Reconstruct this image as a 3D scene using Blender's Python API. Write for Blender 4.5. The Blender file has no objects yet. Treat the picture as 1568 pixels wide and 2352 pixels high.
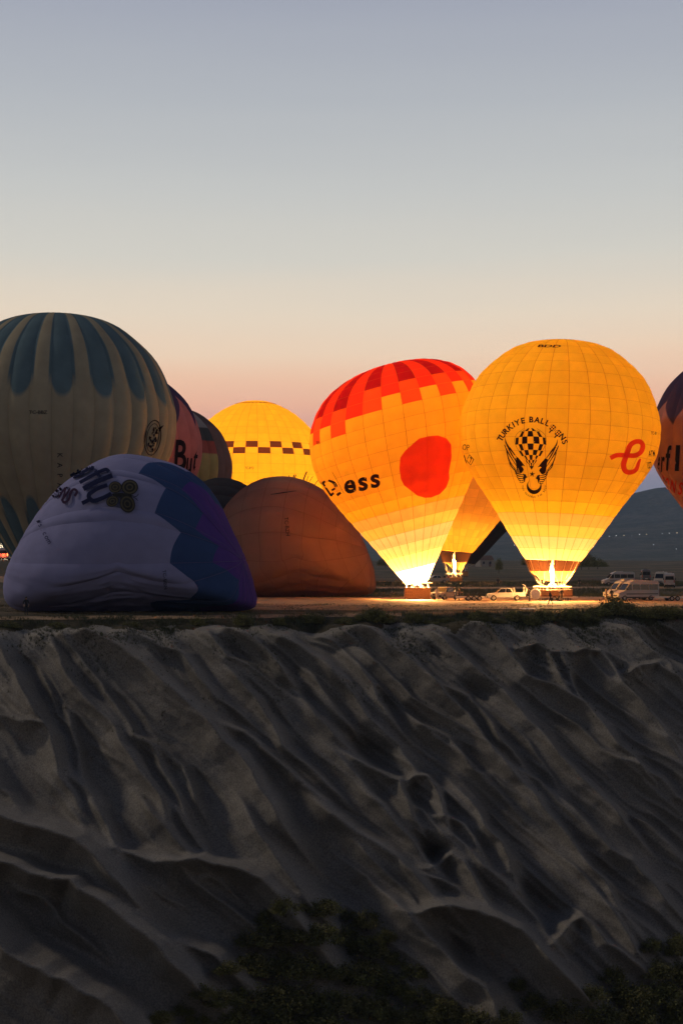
import bpy, bmesh, math, random
import numpy as np
from mathutils import Vector, Matrix
from mathutils.geometry import tessellate_polygon

random.seed(7)
rng = np.random.default_rng(7)
R = math.radians
scene = bpy.context.scene
col = scene.collection

# ------------------------------------------------------------------ camera
F, HZ, CX, CZ = 3536.0, 1310.0, 784.0, 4.25      # focal length, horizon row, centre column, eye height over the plateau
cam_d = bpy.data.cameras.new('camera')
cam_d.sensor_fit = 'HORIZONTAL'
cam_d.sensor_width = 36.0
cam_d.lens = F / 1568 * 36.0
cam_d.shift_y = (HZ - 1177) / 1568
cam_d.clip_start = 0.5
cam_d.clip_end = 30000
cam = bpy.data.objects.new('camera', cam_d)
cam.location = (0, 0, CZ)
cam.rotation_euler = (R(90), 0, 0)
col.objects.link(cam)
scene.camera = cam

# ------------------------------------------------------------------ sky
SKY = [  # sin(elevation), sRGB
    (0.000, (98, 110, 134)), (0.030, (112, 122, 146)), (0.058, (146, 142, 160)), (0.074, (192, 157, 162)),
    (0.090, (234, 174, 158)), (0.105, (251, 191, 160)), (0.122, (253, 206, 173)), (0.140, (250, 220, 190)),
    (0.165, (240, 223, 200)), (0.200, (219, 215, 204)), (0.240, (203, 204, 201)), (0.290, (184, 188, 193)),
    (0.345, (166, 171, 184)), (0.450, (106, 114, 138)), (0.620, (62, 70, 94)), (1.000, (38, 45, 68))]
def lin(c):
    c = c / 255.0
    return c / 12.92 if c <= 0.04045 else ((c + 0.055) / 1.055) ** 2.4
world = bpy.data.worlds.new('World')
scene.world = world
world.use_nodes = True
wn, wl = world.node_tree.nodes, world.node_tree.links
wn.clear()
w_out = wn.new('ShaderNodeOutputWorld')
w_tc = wn.new('ShaderNodeTexCoord')
w_sep = wn.new('ShaderNodeSeparateXYZ')
wl.new(w_tc.outputs['Generated'], w_sep.inputs[0])
w_map = wn.new('ShaderNodeMapping')
w_map.inputs['Scale'].default_value = (2.2, 2.2, 26.0)
wl.new(w_tc.outputs['Generated'], w_map.inputs[0])
w_noise = wn.new('ShaderNodeTexNoise')
w_noise.inputs['Scale'].default_value = 1.6
w_noise.inputs['Detail'].default_value = 5.0
wl.new(w_map.outputs[0], w_noise.inputs['Vector'])
w_wisp = wn.new('ShaderNodeMath'); w_wisp.operation = 'MULTIPLY_ADD'      # thin level streaks of twilight cloud
w_wisp.inputs[1].default_value = 0.016; w_wisp.inputs[2].default_value = -0.008
wl.new(w_noise.outputs['Fac'], w_wisp.inputs[0])
w_add = wn.new('ShaderNodeMath'); w_add.operation = 'ADD'; w_add.use_clamp = True
wl.new(w_sep.outputs['Z'], w_add.inputs[0]); wl.new(w_wisp.outputs[0], w_add.inputs[1])
w_ramp = wn.new('ShaderNodeValToRGB')
w_ramp.color_ramp.interpolation = 'LINEAR'
els = w_ramp.color_ramp.elements
while len(els) < len(SKY): els.new(0.5)
for e, (p, c) in zip(els, SKY):
    e.position = p
for e, (p, c) in zip(els, SKY):
    e.position = p; e.color = (lin(c[0]), lin(c[1]), lin(c[2]), 1)
wl.new(w_add.outputs[0], w_ramp.inputs[0])
w_bg = wn.new('ShaderNodeBackground'); w_bg.inputs['Strength'].default_value = 1.0
wl.new(w_ramp.outputs[0], w_bg.inputs[0])
SUN_EL, SUN_AZ = 40.0, -70.0                       # the brightest part of the twilight, high on the left
w_sky = wn.new('ShaderNodeTexSky')
w_sky.sky_type = 'NISHITA'; w_sky.sun_disc = False
w_sky.sun_elevation = R(SUN_EL); w_sky.sun_rotation = R(SUN_AZ)
w_bg2 = wn.new('ShaderNodeBackground'); w_bg2.inputs['Strength'].default_value = 0.0015
wl.new(w_sky.outputs[0], w_bg2.inputs[0])
w_sum = wn.new('ShaderNodeAddShader')
wl.new(w_bg.outputs[0], w_sum.inputs[0]); wl.new(w_bg2.outputs[0], w_sum.inputs[1])
wl.new(w_sum.outputs[0], w_out.inputs['Surface'])

# ------------------------------------------------------------------ afterglow (the sun itself is down: weak and very wide)
sun_d = bpy.data.lights.new('sun', 'SUN')
sun_d.energy = 0.78; sun_d.angle = R(5); sun_d.color = (1.0, 0.86, 0.72)
sun = bpy.data.objects.new('sun', sun_d)
s_el, s_az = R(SUN_EL), R(SUN_AZ)
sun.rotation_euler = Vector((-math.sin(s_az) * math.cos(s_el), -math.cos(s_az) * math.cos(s_el), -math.sin(s_el))).to_track_quat('-Z', 'Y').to_euler()
col.objects.link(sun)

vs = scene.view_settings
vs.view_transform = 'Standard'; vs.look = 'None'; vs.exposure = 0.0; vs.gamma = 1.0; vs.use_curve_mapping = False
scene.render.engine = 'CYCLES'
cy = scene.cycles
cy.max_bounces = 8; cy.diffuse_bounces = 5; cy.glossy_bounces = 2; cy.transmission_bounces = 6
cy.transparent_max_bounces = 8; cy.volume_bounces = 0
cy.use_denoising = True
cy.sample_clamp_indirect = 6.0
cy.caustics_reflective = False; cy.caustics_refractive = False

# ------------------------------------------------------------------ helpers
def W(px, py, Y):
    return Vector(((px - CX) / F * Y, Y, CZ + (HZ - py) / F * Y))
def project(P):
    return CX + F * P[..., 0] / P[..., 1], HZ - F * (P[..., 2] - CZ) / P[..., 1]
def depth_of(py):
    return CZ * F / (py - HZ)

def smooth(a, b, x):
    t = np.clip((x - a) / (b - a), 0, 1)
    return t * t * (3 - 2 * t)
_perm = rng.permutation(1024)
_grad = rng.random((1024, 2)) * 2 - 1
_grad /= np.linalg.norm(_grad, axis=1)[:, None]
def perlin(x, y):
    x = np.asarray(x, float); y = np.asarray(y, float)
    xi, yi = np.floor(x).astype(int), np.floor(y).astype(int)
    xf, yf = x - xi, y - yi
    u, v = xf * xf * xf * (xf * (xf * 6 - 15) + 10), yf * yf * yf * (yf * (yf * 6 - 15) + 10)
    def g(ix, iy, dx, dy):
        h = _grad[_perm[(_perm[ix & 1023] + iy) & 1023]]
        return h[..., 0] * dx + h[..., 1] * dy
    a = g(xi, yi, xf, yf); b = g(xi + 1, yi, xf - 1, yf)
    c = g(xi, yi + 1, xf, yf - 1); d = g(xi + 1, yi + 1, xf - 1, yf - 1)
    return (a + (b - a) * u) + ((c + (d - c) * u) - (a + (b - a) * u)) * v
def fbm(x, y, octaves=4):
    s, a = 0.0, 1.0
    for _ in range(octaves):
        s = s + a * perlin(x, y); x, y, a = x * 2.03 + 17.1, y * 2.03 + 5.7, a * 0.5
    return s

def tag(o, label=None, cat=None, group=None, kind=None):
    for k, v in (('label', label), ('category', cat), ('group', group), ('kind', kind)):
        if v: o[k] = v
    return o
def link(name, me, parent=None):
    o = bpy.data.objects.new(name, me)
    col.objects.link(o)
    if parent is not None: o.parent = parent
    return o
def empty(name, loc, rz=0):
    o = bpy.data.objects.new(name, None)
    o.location = loc; o.rotation_euler = (0, 0, rz); o.empty_display_size = 0.3
    col.objects.link(o)
    return o
def mesh_from(verts, faces, mats, smooth_shade=False, fmat=None, uvs=None):
    me = bpy.data.meshes.new('mesh')
    me.from_pydata([tuple(v) for v in verts], [], [tuple(f) for f in faces])
    for m in (mats if isinstance(mats, (list, tuple)) else [mats]): me.materials.append(m)
    if smooth_shade: me.polygons.foreach_set('use_smooth', [True] * len(me.polygons))
    if fmat is not None: me.polygons.foreach_set('material_index', fmat)
    if uvs is not None:
        uv = me.uv_layers.new(name='UVMap')
        idx = np.zeros(len(me.loops), dtype=np.int32); me.loops.foreach_get('vertex_index', idx)
        uv.data.foreach_set('uv', np.asarray(uvs, dtype=np.float32)[idx].ravel())
    me.update()
    return me
def grid_mesh(P, mats, smooth_shade=True, uvs=None):
    nv, nu = P.shape[:2]
    V = P.reshape(-1, 3).astype(np.float32)
    i = np.arange(nv * nu).reshape(nv, nu)
    Q = np.stack([i[:-1, :-1], i[:-1, 1:], i[1:, 1:], i[1:, :-1]], -1).reshape(-1, 4).astype(np.int32)
    me = bpy.data.meshes.new('mesh')
    me.vertices.add(len(V)); me.vertices.foreach_set('co', V.ravel())
    me.loops.add(Q.size); me.loops.foreach_set('vertex_index', Q.ravel())
    me.polygons.add(len(Q))
    me.polygons.foreach_set('loop_start', np.arange(0, Q.size, 4, dtype=np.int32))
    me.polygons.foreach_set('loop_total', np.full(len(Q), 4, dtype=np.int32))
    me.polygons.foreach_set('use_smooth', np.full(len(Q), smooth_shade))
    for m in (mats if isinstance(mats, (list, tuple)) else [mats]): me.materials.append(m)
    if uvs is not None:
        uv = me.uv_layers.new(name='UVMap')
        uv.data.foreach_set('uv', uvs.reshape(-1, 2)[Q.ravel()].astype(np.float32).ravel())
    me.update(); me.validate()
    return me

class MB:
    """collects simple shapes and links them as one mesh"""
    def __init__(s): s.v = []; s.f = []
    def add(s, vs, fs):
        b = len(s.v); s.v += [Vector(v) for v in vs]; s.f += [[b + i for i in f] for f in fs]; return s
    def box(s, x0, x1, y0, y1, z0, z1, M=None, ch=0.0):
        if ch > 0:
            o = [(x0 + ch, y0), (x1 - ch, y0), (x1, y0 + ch), (x1, y1 - ch), (x1 - ch, y1), (x0 + ch, y1), (x0, y1 - ch), (x0, y0 + ch)]
            vs = [(x, y, z0) for x, y in o] + [(x, y, z1) for x, y in o]
            fs = [list(range(7, -1, -1)), list(range(8, 16))] + [[i, (i + 1) % 8, 8 + (i + 1) % 8, 8 + i] for i in range(8)]
        else:
            vs = [(x, y, z) for z in (z0, z1) for y in (y0, y1) for x in (x0, x1)]
            fs = [(0, 2, 3, 1), (4, 5, 7, 6), (0, 1, 5, 4), (2, 6, 7, 3), (0, 4, 6, 2), (1, 3, 7, 5)]
        if M is not None: vs = [M @ Vector(v) for v in vs]
        return s.add(vs, fs)
    def tube(s, pts, rad, n=8, cap=True):
        pts = [Vector(p) for p in pts]
        rad = rad if isinstance(rad, (list, tuple)) else [rad] * len(pts)
        vs, fs = [], []
        for i, p in enumerate(pts):
            d = (pts[min(i + 1, len(pts) - 1)] - pts[max(i - 1, 0)]).normalized()
            a = d.orthogonal().normalized() if i == 0 else (a - d * a.dot(d)).normalized()
            b = d.cross(a)
            for k in range(n):
                t = 2 * math.pi * k / n
                vs.append(p + (a * math.cos(t) + b * math.sin(t)) * rad[i])
        for i in range(len(pts) - 1):
            for k in range(n):
                fs.append([i * n + k, i * n + (k + 1) % n, (i + 1) * n + (k + 1) % n, (i + 1) * n + k])
        if cap:
            fs.append(list(range(n - 1, -1, -1))); fs.append([(len(pts) - 1) * n + k for k in range(n)])
        return s.add(vs, fs)
    def lathe(s, prof, n=20, M=None, axis='z'):
        vs, fs = [], []
        for (r, h) in prof:
            for k in range(n):
                t = 2 * math.pi * k / n
                p = Vector((r * math.cos(t), r * math.sin(t), h))
                if axis == 'y': p = Vector((p.x, p.z, p.y))
                vs.append(M @ p if M is not None else p)
        for i in range(len(prof) - 1):
            for k in range(n):
                fs.append([i * n + k, i * n + (k + 1) % n, (i + 1) * n + (k + 1) % n, (i + 1) * n + k])
        fs.append(list(range(n))); fs.append([(len(prof) - 1) * n + k for k in range(n)])
        return s.add(vs, fs)
    def build(s, name, mat, parent=None, smooth_shade=False):
        me = mesh_from(s.v, s.f, mat, smooth_shade)
        bm = bmesh.new(); bm.from_mesh(me); bmesh.ops.recalc_face_normals(bm, faces=bm.faces); bm.to_mesh(me); bm.free()
        return link(name, me, parent)

# ------------------------------------------------------------------ materials
def nt(name):
    m = bpy.data.materials.new(name); m.use_nodes = True
    t = m.node_tree; t.nodes.clear()
    out = t.nodes.new('ShaderNodeOutputMaterial')
    return m, t, out
def noise_node(t, scale, detail=4, rough=0.55, coord='Object', dim='3D', stretch=None):
    tc = t.nodes.new('ShaderNodeTexCoord'); n = t.nodes.new('ShaderNodeTexNoise')
    n.inputs['Scale'].default_value = scale; n.inputs['Detail'].default_value = detail; n.inputs['Roughness'].default_value = rough
    if stretch:
        mp = t.nodes.new('ShaderNodeMapping'); mp.inputs['Scale'].default_value = stretch
        t.links.new(tc.outputs[coord], mp.inputs[0]); t.links.new(mp.outputs[0], n.inputs['Vector'])
    else:
        t.links.new(tc.outputs[coord], n.inputs['Vector'])
    return n
def ramp(t, src, stops):
    r = t.nodes.new('ShaderNodeValToRGB'); e = r.color_ramp.elements
    while len(e) < len(stops): e.new(0.5)
    for el, (p, c) in zip(e, stops): el.position = p
    for el, (p, c) in zip(e, stops): el.position = p; el.color = (*c, 1)
    t.links.new(src, r.inputs[0]); return r
def solid(name, c, rough=0.6, metal=0.0, vary=0.12, scale=3.0, bump=0.0, emit=None, estr=0.0, spec=0.4):
    m, t, out = nt(name)
    p = t.nodes.new('ShaderNodeBsdfPrincipled')
    p.inputs['Roughness'].default_value = rough; p.inputs['Metallic'].default_value = metal
    p.inputs['Specular IOR Level'].default_value = spec
    n = noise_node(t, scale)
    r = ramp(t, n.outputs['Fac'], [(0.25, tuple(x * (1 - vary) for x in c)), (0.75, tuple(min(1, x * (1 + vary)) for x in c))])
    t.links.new(r.outputs[0], p.inputs['Base Color'])
    if bump:
        b = t.nodes.new('ShaderNodeBump'); b.inputs['Strength'].default_value = bump; b.inputs['Distance'].default_value = 0.05
        t.links.new(n.outputs['Fac'], b.inputs['Height']); t.links.new(b.outputs[0], p.inputs['Normal'])
    if emit:
        p.inputs['Emission Color'].default_value = (*emit, 1); p.inputs['Emission Strength'].default_value = estr
    t.links.new(p.outputs[0], out.inputs[0])
    return m
def fabric(name, c, trans=0.5, vary=0.05, scale=0.6, tcol=None):
    """thin coated nylon: some light is thrown back, some glows through"""
    m, t, out = nt(name)
    d = t.nodes.new('ShaderNodeBsdfDiffuse'); g = t.nodes.new('ShaderNodeBsdfTranslucent'); mx = t.nodes.new('ShaderNodeMixShader')
    n = noise_node(t, scale, 3)
    r = ramp(t, n.outputs['Fac'], [(0.3, tuple(x * (1 - vary) for x in c)), (0.7, tuple(min(1, x * (1 + vary)) for x in c))])
    t.links.new(r.outputs[0], d.inputs[0])
    if tcol is None: t.links.new(r.outputs[0], g.inputs[0])
    else: g.inputs[0].default_value = (*tcol, 1)
    mx.inputs[0].default_value = trans
    t.links.new(d.outputs[0], mx.inputs[1]); t.links.new(g.outputs[0], mx.inputs[2]); t.links.new(mx.outputs[0], out.inputs[0])
    return m
def glow(name, c, s):
    m, t, out = nt(name)
    e = t.nodes.new('ShaderNodeEmission'); e.inputs[0].default_value = (*c, 1); e.inputs[1].default_value = s
    t.links.new(e.outputs[0], out.inputs[0]); return m

# ================================================================== TERRAIN
def edge(x):
    return np.interp(x, [-60, -33, -15, 0, 12, 25, 36, 60], [136, 139, 143, 149, 153, 158, 164, 170]) + 2.3 * perlin(np.asarray(x) * 0.16, 3.3) + 1.0 * perlin(np.asarray(x) * 0.55, 9.1)
def edge0(x):
    return np.interp(x, [-60, -33, -15, 0, 12, 25, 36, 60], [136, 139, 143, 149, 153, 158, 164, 170])
TAN, SEC = 0.84, 1.306
def img_to_slope(px, py):
    kx, kz = (px - CX) / F, (HZ - py) / F
    Y = 140.0
    for _ in range(14): Y = (CZ + TAN * float(edge0(kx * Y))) / (TAN - kz)
    return kx * Y, (float(edge0(kx * Y)) - Y) * SEC
# crests traced on the slope: (columns, rows offset, points, height, breadth of the gentle flank)
RID = []
def ridges(ox, oy, rows):
    for A, wg, pts in rows:
        RID.append((A, wg, [img_to_slope(ox + x * 0.5, oy + y * 0.5) for x, y in pts]))
ridges(0, 1372, [
    (1.9, 1.5, [(40, 240), (75, 310), (120, 390), (160, 470), (210, 560)]),
    (0.8, 0.8, [(235, 390), (250, 440), (270, 510)]),
    (1.8, 1.4, [(280, 220), (320, 310), (370, 430), (480, 540), (560, 620), (630, 760)]),
    (1.5, 1.2, [(350, 220), (410, 310), (490, 410), (560, 520), (640, 640), (700, 680)]),
    (2.6, 3.0, [(330, 130), (380, 150), (480, 200), (600, 270), (700, 350), (800, 440), (890, 520), (980, 600), (1050, 690), (1110, 740), (1170, 830), (1250, 950), (1290, 1030)]),
    (1.7, 1.6, [(590, 140), (680, 190), (760, 240), (860, 280), (930, 390), (1010, 480), (1100, 550)]),
    (1.5, 1.3, [(960, 150), (1010, 220), (1060, 290), (1150, 330), (1230, 390), (1330, 470)]),
    (2.0, 1.5, [(1040, 140), (1090, 150), (1180, 210), (1260, 290), (1310, 370)]),
    (1.9, 1.8, [(1300, 190), (1380, 230), (1460, 290), (1568, 380)]),
    (1.7, 1.4, [(1090, 380), (1180, 480), (1260, 600), (1300, 700), (1400, 780), (1510, 880)]),
    (1.9, 1.6, [(1000, 600), (1130, 640), (1200, 700), (1290, 780), (1400, 870), (1500, 960)]),
    (1.4, 1.2, [(1450, 380), (1480, 420), (1530, 500), (1568, 560)]),
    (1.7, 1.6, [(1380, 470), (1410, 500), (1450, 560), (1568, 680)]),
    (1.6, 1.3, [(150, 580), (190, 590), (240, 600), (275, 650), (290, 740), (300, 800)]),
    (1.2, 1.0, [(40, 550), (90, 570), (150, 600)]),
    (1.0, 0.8, [(340, 560), (350, 610), (375, 700), (385, 770)]),
    (1.6, 1.3, [(620, 700), (650, 755), (700, 830), (750, 920), (770, 980), (790, 1040)]),
    (1.4, 1.1, [(720, 710), (755, 760), (800, 840), (850, 960), (880, 1030)]),
    (1.5, 1.2, [(680, 670), (800, 730), (870, 800), (890, 860), (910, 930)]),
    (1.4, 1.2, [(-30, 760), (0, 820), (40, 890), (80, 920), (120, 980)]),
    (1.3, 1.0, [(300, 830), (330, 870), (370, 930), (400, 980)]),
    (1.1, 0.9, [(420, 870), (440, 910), (480, 980), (500, 1040)]),
    (1.2, 1.0, [(300, 760), (340, 820), (400, 870)]),
    (1.3, 1.4, [(820, 240), (900, 330), (960, 420), (1020, 520)]),
    (0.9, 1.0, [(480, 330), (560, 410), (640, 500), (720, 610)]),
])
ridges(784, 1372, [
    (2.0, 1.9, [(50, 140), (90, 150), (170, 190), (250, 260), (340, 350), (400, 400), (470, 480), (560, 550), (600, 620), (700, 740), (770, 830)]),
    (1.6, 1.2, [(80, 340), (100, 370), (150, 430), (160, 490), (200, 550)]),
    (1.5, 1.4, [(-40, 360), (0, 410), (60, 480), (120, 570), (200, 640)]),
    (1.7, 1.3, [(130, 300), (170, 330), (240, 400), (310, 480), (390, 530), (500, 590), (560, 630)]),
    (2.0, 1.3, [(430, 420), (460, 440), (560, 480), (620, 530), (680, 620), (730, 690)]),
    (1.6, 1.4, [(350, 600), (390, 620), (490, 670), (540, 730), (580, 790)]),
    (1.9, 2.0, [(440, 200), (480, 240), (580, 340), (700, 430), (760, 490), (830, 580), (930, 680), (1010, 780), (1080, 860), (1200, 970), (1260, 1040)]),
    (2.0, 1.9, [(580, 130), (620, 140), (700, 220), (770, 300), (820, 380), (950, 430), (1080, 510), (1150, 590), (1230, 690), (1290, 740), (1330, 790)]),
    (1.8, 1.3, [(780, 260), (820, 240), (870, 230), (920, 270), (960, 340), (1000, 430)]),
    (1.4, 1.0, [(930, 260), (980, 270), (1020, 350), (1050, 440), (1090, 520)]),
    (1.9, 1.6, [(1040, 270), (1090, 260), (1160, 270), (1210, 330), (1260, 420), (1330, 490), (1400, 580), (1480, 680)]),
    (1.3, 1.1, [(1170, 250), (1280, 310), (1330, 350)]),
    (1.8, 1.6, [(1300, 360), (1340, 340), (1420, 320), (1480, 370), (1550, 420), (1620, 500)]),
    (1.8, 1.7, [(1250, 760), (1340, 790), (1430, 850), (1500, 930), (1568, 970), (1640, 1050)]),
    (1.4, 1.2, [(780, 800), (820, 820), (880, 860), (950, 920), (1010, 980), (1060, 1040)]),
    (1.1, 1.0, [(840, 680), (870, 720), (920, 790), (980, 880)]),
    (1.3, 1.2, [(620, 820), (670, 830), (740, 880), (820, 940), (880, 1010)]),
    (1.8, 1.1, [(300, 850), (330, 830), (390, 840), (430, 900), (450, 980), (460, 1030)]),
    (1.8, 1.4, [(60, 770), (100, 790), (200, 830), (260, 850), (290, 930), (310, 1000)]),
    (1.5, 1.6, [(-40, 720), (0, 770), (80, 850), (150, 930), (200, 980)]),
    (1.1, 0.9, [(260, 690), (280, 730), (350, 830)]),
    (1.0, 1.0, [(1110, 840), (1150, 890), (1200, 960)]),
    (1.6, 1.3, [(1300, 140), (1340, 180), (1400, 260), (1480, 320), (1500, 380)]),
    (1.3, 1.4, [(1480, 700), (1540, 780), (1620, 880)]),
    (1.2, 1.4, [(1340, 520), (1420, 640), (1520, 760)]),
])
ridges(0, 1862, [
    (2.9, 2.6, [(-40, 0), (20, 20), (100, 50), (200, 90), (300, 120), (400, 150), (480, 210), (540, 280), (580, 330)]),
    (3.1, 2.4, [(-40, 225), (0, 230), (60, 240), (150, 260), (220, 290), (320, 325), (400, 325), (440, 370), (540, 430), (620, 490), (700, 560), (780, 620), (840, 690)]),
    (1.6, 1.5, [(150, 370), (200, 390), (280, 440), (340, 510), (410, 575)]),
    (3.0, 2.8, [(-40, 420), (0, 465), (70, 560), (130, 640), (190, 690), (270, 715), (330, 755), (380, 760), (440, 810), (530, 850), (580, 890), (630, 940), (690, 1010)]),
    (1.1, 0.9, [(60, 530), (80, 550), (130, 590), (170, 640)]),
    (1.6, 1.6, [(520, 170), (560, 180), (640, 205), (740, 240), (840, 245)]),
    (2.6, 2.0, [(840, 245), (940, 235), (1040, 260), (1150, 285), (1220, 320), (1280, 380), (1340, 440), (1390, 520)]),
    (1.7, 1.5, [(700, 0), (790, 90), (850, 170), (920, 240)]),
    (1.3, 1.1, [(820, 0), (870, 70), (930, 160)]),
    (1.4, 1.0, [(470, 0), (520, 70), (550, 140), (565, 190)]),
    (1.0, 0.8, [(385, 40), (400, 70), (430, 130)]),
    (2.1, 2.4, [(1150, 0), (1190, 100), (1260, 200), (1320, 290), (1400, 390)]),
    (1.5, 1.3, [(840, 260), (870, 280), (930, 340), (1030, 420), (1100, 480), (1150, 520)]),
    (1.3, 1.1, [(930, 320), (980, 310), (1040, 330), (1080, 380)]),
    (1.1, 1.0, [(580, 290), (610, 300), (660, 330), (720, 360)]),
    (1.7, 1.4, [(720, 600), (770, 590), (850, 590), (930, 630), (1010, 670), (1060, 710)]),
    (1.3, 1.1, [(700, 620), (720, 640), (780, 700), (820, 745)]),
])
ridges(784, 1862, [
    (2.2, 2.2, [(-60, 20), (0, 60), (80, 120), (160, 170), (250, 230), (330, 300), (400, 400), (450, 440)]),
    (1.8, 1.4, [(140, -40), (180, 0), (260, 90), (320, 160), (380, 230)]),
    (1.4, 1.1, [(320, -10), (360, 10), (400, 50), (470, 130)]),
    (1.6, 1.2, [(430, 40), (470, 40), (540, 70), (590, 130), (620, 190)]),
    (1.7, 1.3, [(570, -40), (600, 0), (640, 80), (710, 150), (750, 230), (760, 280)]),
    (1.6, 1.2, [(490, 120), (520, 140), (570, 190), (640, 260), (720, 330), (780, 400)]),
    (1.9, 1.3, [(400, 270), (430, 250), (490, 205), (540, 240), (580, 290), (610, 360), (630, 400)]),
    (1.4, 1.3, [(330, 290), (370, 300), (440, 320), (530, 370), (600, 430)]),
    (1.5, 1.3, [(90, 290), (120, 310), (170, 370), (240, 450)]),
    (1.6, 1.1, [(100, 190), (120, 210), (200, 290), (290, 380), (360, 470)]),
    (2.9, 2.2, [(350, 470), (390, 450), (480, 440), (590, 460), (690, 495), (760, 540), (840, 600), (900, 670), (950, 720)]),
    (2.3, 2.4, [(250, 440), (290, 470), (350, 540), (420, 610), (490, 680), (560, 760), (640, 810), (670, 850), (690, 920)]),
    (1.9, 1.8, [(860, -50), (900, 0), (980, 100), (1050, 190), (1110, 270), (1180, 350), (1230, 440)]),
    (1.7, 1.7, [(1040, 270), (1080, 310), (1150, 390), (1220, 490), (1280, 580), (1320, 640)]),
    (1.6, 1.4, [(1040, 0), (1080, 50), (1150, 130), (1200, 190), (1300, 240), (1350, 300), (1410, 360), (1470, 430)]),
    (1.2, 1.2, [(1400, 100), (1430, 130), (1510, 210), (1580, 280)]),
    (1.2, 1.0, [(840, 450), (880, 500), (950, 600)]),
    (1.8, 1.8, [(940, 610), (960, 590), (1020, 530), (1080, 490), (1130, 530), (1180, 600), (1250, 650)]),
    (1.2, 1.5, [(1300, 480), (1400, 560), (1500, 660)]),
])
BOWLS = [(849, 1722, 1.3, 2.6, 2.2), (1004, 1502, 0.7, 2.0, 1.2), (690, 1597, 1.1, 2.0, 1.5), (999, 1968, 1.0, 1.8, 1.8), (1054, 2184, 1.0, 1.6, 1.2),
         (1236, 2080, 1.5, 3.0, 1.8), (1545, 1475, 2.2, 4.5, 3.2), (1095, 1595, 0.8, 1.8, 1.2)]
BOWLS = [(*img_to_slope(b[0], b[1]), *b[2:]) for b in BOWLS]

def ravine_relief(X, q):
    """height over the plain slope: X across, q metres down the slope from the rim"""
    wx = X + 0.30 * perlin(X * 0.33, q * 0.33) + 0.05 * perlin(X * 1.1 + 7, q * 1.1)
    wq = q + 0.30 * perlin(X * 0.33 + 40, q * 0.33 + 11) + 0.05 * perlin(X * 1.1 + 31, q * 1.1)
    acc = np.zeros_like(X)
    for A, wg, pts in RID:
        P = np.array(pts)
        d0, d1 = P[0] - P[1], P[-1] - P[-2]
        d0 = d0 / np.linalg.norm(d0) * 0.5 + np.array([-0.30, -0.40]); d1 = d1 / np.linalg.norm(d1) * 0.6 + np.array([0.26, 0.30])
        e0, e1 = 2.0 + 1.2 * A, 3.0 + 2.2 * A
        P = np.vstack([P[0] + d0 * e0, P[0] + d0 * e0 * 0.5, P, P[-1] + d1 * e1 * 0.5, P[-1] + d1 * e1])
        lo, hi = P.min(0) - 6.5, P.max(0) + 6.5
        m = (wx > lo[0]) & (wx < hi[0]) & (wq > lo[1]) & (wq < hi[1])
        if not m.any(): continue
        x, y = wx[m], wq[m]
        best = np.full(x.shape, 1e9); side = np.zeros_like(x); tt = np.zeros_like(x)
        L = np.concatenate([[0], np.cumsum(np.linalg.norm(np.diff(P, axis=0), axis=1))])
        for i in range(len(P) - 1):
            d = P[i + 1] - P[i]; l2 = d @ d
            t = np.clip(((x - P[i, 0]) * d[0] + (y - P[i, 1]) * d[1]) / l2, 0, 1)
            ex, ey = x - P[i, 0] - t * d[0], y - P[i, 1] - t * d[1]
            dist = np.hypot(ex, ey)
            s = (-d[1] * ex + d[0] * ey)
            k = dist < best
            best = np.where(k, dist, best); side = np.where(k, s, side); tt = np.where(k, (L[i] + t * math.sqrt(l2)) / L[-1], tt)
        A_t = A * smooth(-0.1 * e0, 1.15 * e0, tt * L[-1]) ** 0.8 * smooth(-0.05 * e1, 1.2 * e1, (1 - tt) * L[-1]) ** 0.8
        wl = np.where(side > 0, 0.30 + 0.42 * wg, 0.16 + 0.20 * wg); wb = np.where(side > 0, 1.5 * wg, 0.55 * wg)
        cusp = np.exp(-(np.sqrt(best ** 2 + 0.006) - 0.077) / wl); broad = np.exp(-(best / wb) ** 2)
        acc[m] += ((1.85 if A < 2.5 else 2.0) * np.maximum(A_t, 0) * (0.62 * cusp + 0.38 * broad)) ** 3.5     # a keen crest on a broad swell
    h = acc ** (1 / 3.5)
    for bx, bq, rx, rq, dep in BOWLS:
        ux, uq = wx - bx, wq - bq; h -= dep * np.exp(-((0.78 * ux - 0.62 * uq) / rx) ** 2 - ((0.62 * ux + 0.78 * uq) / rq) ** 2)
    al = 0.62 * X + 0.78 * q
    xi = 0.78 * X - 0.62 * q + 1.6 * perlin(X * 0.06, q * 0.06) + 0.5 * perlin(X * 0.2 + 8, q * 0.2)
    big = np.clip(h / 2.6, 0, 1)
    fw = (1 - 0.55 * smooth(0.5, 1.0, big)) * (1 - 0.6 * smooth(21, 27, q - 0.35 * X) * smooth(8, -6, X))
    def fins(lam, amp, wob, along, sd, drop):
        ph = xi / lam + wob * perlin(xi * 0.45 / lam + sd, al * along + sd)          # rows of overlapping fins: gentle flank, sharp back
        cell = np.floor(ph); t = ph - cell
        a_ = amp * np.clip(0.62 + 0.75 * perlin(cell * 3.7 + sd, al * along * 2.2 + cell * 1.3), 0.12, 1.3)
        dl, dr = np.abs(t - 0.62) * lam, 0
        w_ = np.where(t < 0.62, 0.30, 0.15) * lam
        return a_ * np.exp(-(np.sqrt(dl ** 2 + 0.002) - 0.044) / w_)
    h += fw * (fins(2.7, 1.25, 1.2, 0.035, 3.0, 0.2) + fins(1.2, 0.50, 1.0, 0.07, 11.0, 0.22) + fins(0.5, 0.08, 0.8, 0.2, 5.0, 0.3))
    h += 0.03 * fbm(X * 1.6, q * 1.6, 3)
    return h

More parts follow.
